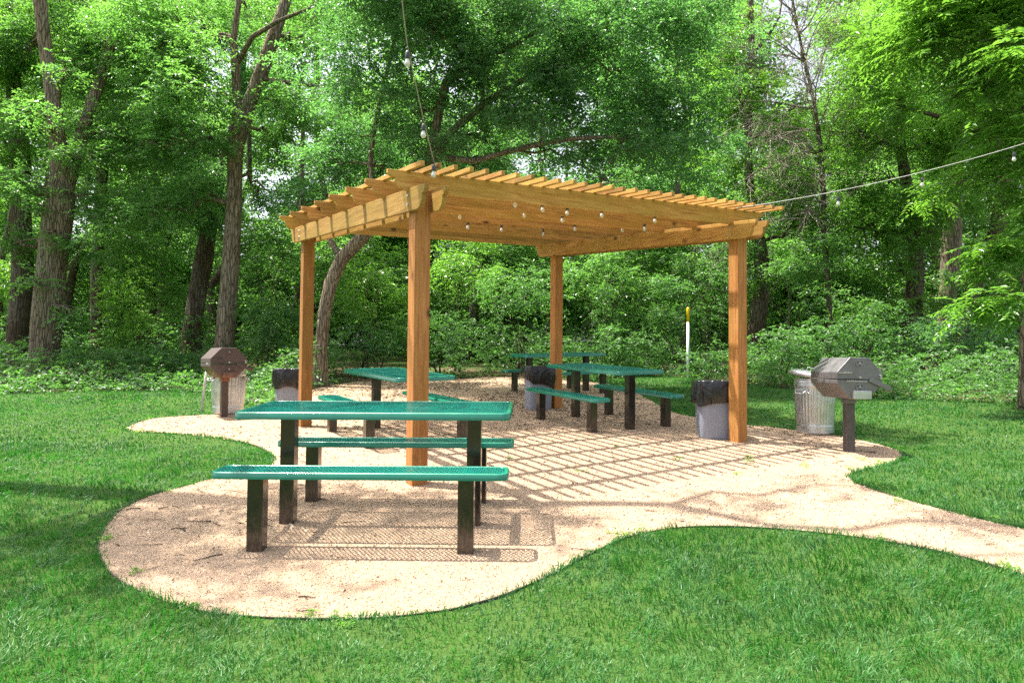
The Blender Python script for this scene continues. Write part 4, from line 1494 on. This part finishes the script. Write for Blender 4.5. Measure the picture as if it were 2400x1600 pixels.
SH = [
    ('leafy shrub behind the left trunks at the picture edge', 30, 640, 19.5, 1.1, .9, 'leaf_bright', .6),
    ('shrub with arching pale leaves between the thick left trunk and the dark leaning trunk', 290, 700, 18.4, 1.2, 1.1, 'leaf_bright', .6),
    ('low broad-leaved shrub at the foot of the dark leaning trunk', 400, 830, 16.6, 1.0, .6, 'leaf_shrub', .5),
    ('dark shrub right of the thick left trunk, low by the lawn', 240, 830, 16.0, 1.1, .5, 'leaf_shrub', .6),
    ('tall shrub right of the tall straight trunk', 610, 560, 18.4, 1.1, 1.2, 'leaf_mid', .5),
    ('bushy shrub between the rusty grill and the rear left post', 630, 730, 17.0, 1.1, 1.0, 'leaf_shrub', .5),
    ('bright shrub seen between the two left pergola posts, below the curved trunk', 840, 640, 18.6, 1.2, 1.2, 'leaf_bright', .6),
    ('shaded shrub behind the striped table', 860, 780, 18.4, .9, .6, 'leaf_blue', .4),
    ('pale leafy shrub behind the front left post', 1010, 760, 18.8, 1.2, .9, 'leaf_shrub', .65),
    ('tall bright shrub under the middle of the pergola roof', 1060, 620, 20, 1.4, 1.1, 'leaf_bright', .55),
    ('leafy shrub left of the rear right post, with glossy leaves', 1200, 690, 18.6, 1.2, 1.2, 'leaf_shrub', .6),
    ('tall dark shrub right of the rear right post', 1380, 640, 19.6, 1.3, 1.3, 'leaf_mid', .4),
    ('glossy low shrub behind the farthest table', 1420, 775, 18.6, 1.1, .55, 'leaf_shrub', .7),
    ('shrub directly behind the white marker post', 1560, 690, 19.2, 1.2, 1.1, 'leaf_shrub', .45),
    ('low shrub at the foot of the white marker post', 1620, 815, 17.6, .8, .4, 'leaf_shrub', .5),
    ('shaded shrub behind the front right post', 1650, 600, 20.5, 1.3, 1.3, 'leaf_mid', .35),
    ('broad shrub right of the dark trunk by the front right post', 1850, 620, 18.6, 1.3, 1.2, 'leaf_mid', .4),
    ('low dark shrub behind the trash can with the crooked lid', 1800, 800, 16.4, 1.0, .6, 'leaf_shrub', .45),
    ('leafy shrub rising behind the grey grill', 1960, 760, 16.6, 1.1, .8, 'leaf_shrub', .45),
    ('low glossy shrub right of the grey grill', 2060, 860, 14.6, .9, .45, 'leaf_shrub', .65),
    ('broad-leaved bush below the pale trunk at right', 2170, 780, 16.4, 1.1, .9, 'leaf_blue', .5),
    ('sprawling bush with dry stems near the right picture edge', 2280, 840, 14.4, 1.0, .5, 'leaf_shrub', .6),
    ('tall pale shrub behind the feathery leaves at the right edge', 2330, 660, 19, 1.2, 1.0, 'leaf_far', .6),
]
for i, (lab, u, v, Y, rad, h, lm, ti) in enumerate(SH):
    make_shrub(lab, u, v, Y, rad, h, lm, 200 + i, ti)


def edge_y(x):
    ex = [p[0] for p in _lawn_far]; ey = [p[1] for p in _lawn_far]
    return np.interp(x, ex, ey)


def make_undergrowth():
    """continuous leafy plants along the wood edge, no plant of its own to be told apart"""
    r = np.random.default_rng(5)
    fo = Foliage()
    n = 15000
    x = r.uniform(-16, 16, n)
    back = r.random(n) ** 1.4 * 7.5
    y = edge_y(x) + back - .2
    P = np.stack([x, y], -1)
    hmax = np.clip(.18 + .24 * back, .12, 1.4) * (.45 + .9 * vnoise(P, .9, 61))
    keep = ~inside(P, PATH)
    x, y, hmax, P = x[keep], y[keep], hmax[keep], P[keep]
    z = gz(x, y) + hmax * r.random(len(x)) ** .7
    O = np.stack([x, y, z], -1)
    D = unit(np.stack([r.normal(0, 1, len(x)), r.normal(-.3, 1, len(x)), r.normal(.1, .35, len(x))], -1))
    lf = np.where(vnoise(P, .6, 63) > .5, .10, .075)
    B, d, N, LL = spray_leaves(O, D, 7, np.full(len(x), .28), lf, r, .3)
    t = np.clip(.5 + np.repeat((vnoise(P, .8, 62) - .5) * .9, 7) + r.normal(0, .2, len(LL)), 0, 1)
    fo.add(B, d, N, LL, LL * .55, t)
    # low weeds creeping out onto the bare ground at the back
    m = 2600
    x = r.uniform(-5.2, 4.4, m); y = r.uniform(11.4, 18.5, m)
    P = np.stack([x, y], -1)
    k = (~inside(P, LAWN)) & (~inside(P, PATH)) & (vnoise(P, 1.1, 71) > .42)
    x, y = x[k], y[k]
    O = np.stack([x, y, gz(x, y) + r.uniform(.01, .12, len(x))], -1)
    D = unit(np.stack([r.normal(0, 1, len(x)), r.normal(0, 1, len(x)), r.normal(.35, .3, len(x))], -1))
    B, d, N, LL = spray_leaves(O, D, 7, np.full(len(x), .14), np.full(len(x), .06), r, .3)
    fo.add(B, d, N, LL, LL * .5, np.clip(.75 + r.normal(0, .2, len(LL)), 0, 1))
    o = fo.build('undergrowth', M['leaf_shrub'])
    tag(o, 'dense leafy undergrowth along the edge of the wood', 'undergrowth', kind='stuff')


make_undergrowth()


def make_weeds():
    r = np.random.default_rng(55)
    fo = Foliage()
    k = r.integers(0, len(PATH), 34)
    C = np.array([(PATH[i].x, PATH[i].y) for i in k]) + r.normal(0, .05, (34, 2))
    C = np.concatenate([C, np.stack([r.uniform(-1, 4.5, 9), r.uniform(5.2, 8, 9)], -1)])
    C = C[(C[:, 1] < 13) & inside(C, LAWN)]
    P = np.repeat(C, 9, 0) + r.normal(0, .025, (len(C) * 9, 2))
    O = np.stack([P[:, 0], P[:, 1], gz(P[:, 0], P[:, 1]) + r.uniform(.008, .03, len(P))], -1)
    D = unit(np.stack([r.normal(0, 1, len(P)), r.normal(0, 1, len(P)), r.normal(.4, .3, len(P))], -1))
    B, d, N, LL = spray_leaves(O, D, 4, np.full(len(P), .035), np.full(len(P), .022), r, .3)
    fo.add(B, d, N, LL, LL * .5, np.clip(.8 + r.normal(0, .2, len(LL)), 0, 1))
    o = fo.build('weeds', M['leaf_bright'])
    tag(o, 'tiny yellow green weeds sprouting along the gravel edge', 'weeds', kind='stuff')


make_weeds()


def make_distant_wood():
    r = np.random.default_rng(9)
    fo = Foliage()
    st = MB()
    for (y0, y1, n, lf) in ((21.5, 26, 85, .12), (26, 34, 190, .18), (34, 48, 330, .30)):
        for k in range(n):
            y = r.uniform(y0, y1)
            x = r.uniform(-.82, .82) * y
            top = 1.08 + .56 * y
            z = gz(x, y) + .3 + (r.random() ** .85 * top if r.random() < .72 else r.random() * 4.5)
            # keep the thin sky gaps of the photo open
            u = (1200 + F_PX * x / y) * .98; v = (800 - F_PX * (z - CAM_H - .0316 * y) / y) * .98
            if 1750 < u < 1930 and v < 210: continue
            if v < 60 and r.random() < .45: continue
            R_ = r.uniform(1.1, 2.0) * (y / 26)
            fo.blob((x, y, z), (R_, R_ * .8, R_ * .75), int(900 * R_ * R_ * (.15 / lf) ** 1.5) + 150, r, leaf=lf, twig=lf * 4, tint=.5 + r.normal(0, .14), n_per=8)
    for k in range(46):
        y = r.uniform(22, 40); x = r.uniform(-.75, .75) * y
        z = float(gz(x, y)); h = r.uniform(8, 16); rr = r.uniform(.09, .2)
        if 1680 < (1200 + F_PX * x / y) * .98 < 2010: h = r.uniform(3, 5)
        q = Vector((x + r.normal(0, 1.2), y, z + h))
        st.tube(wobble_path((x, y, z - .2), q, r, 8, .04), [rr * (1 - .7 * i / 8) for i in range(9)], 7)
    o = fo.build('distant_wood', M['leaf_far'])
    tag(o, 'far leafy wood filling the background behind the nearer trees', 'wood', kind='stuff')
    o2 = st.build('distant_trunks', M['bark_dark'])
    tag(o2, 'thin dark far trunks deep inside the wood', 'tree trunks', kind='stuff')


make_distant_wood()
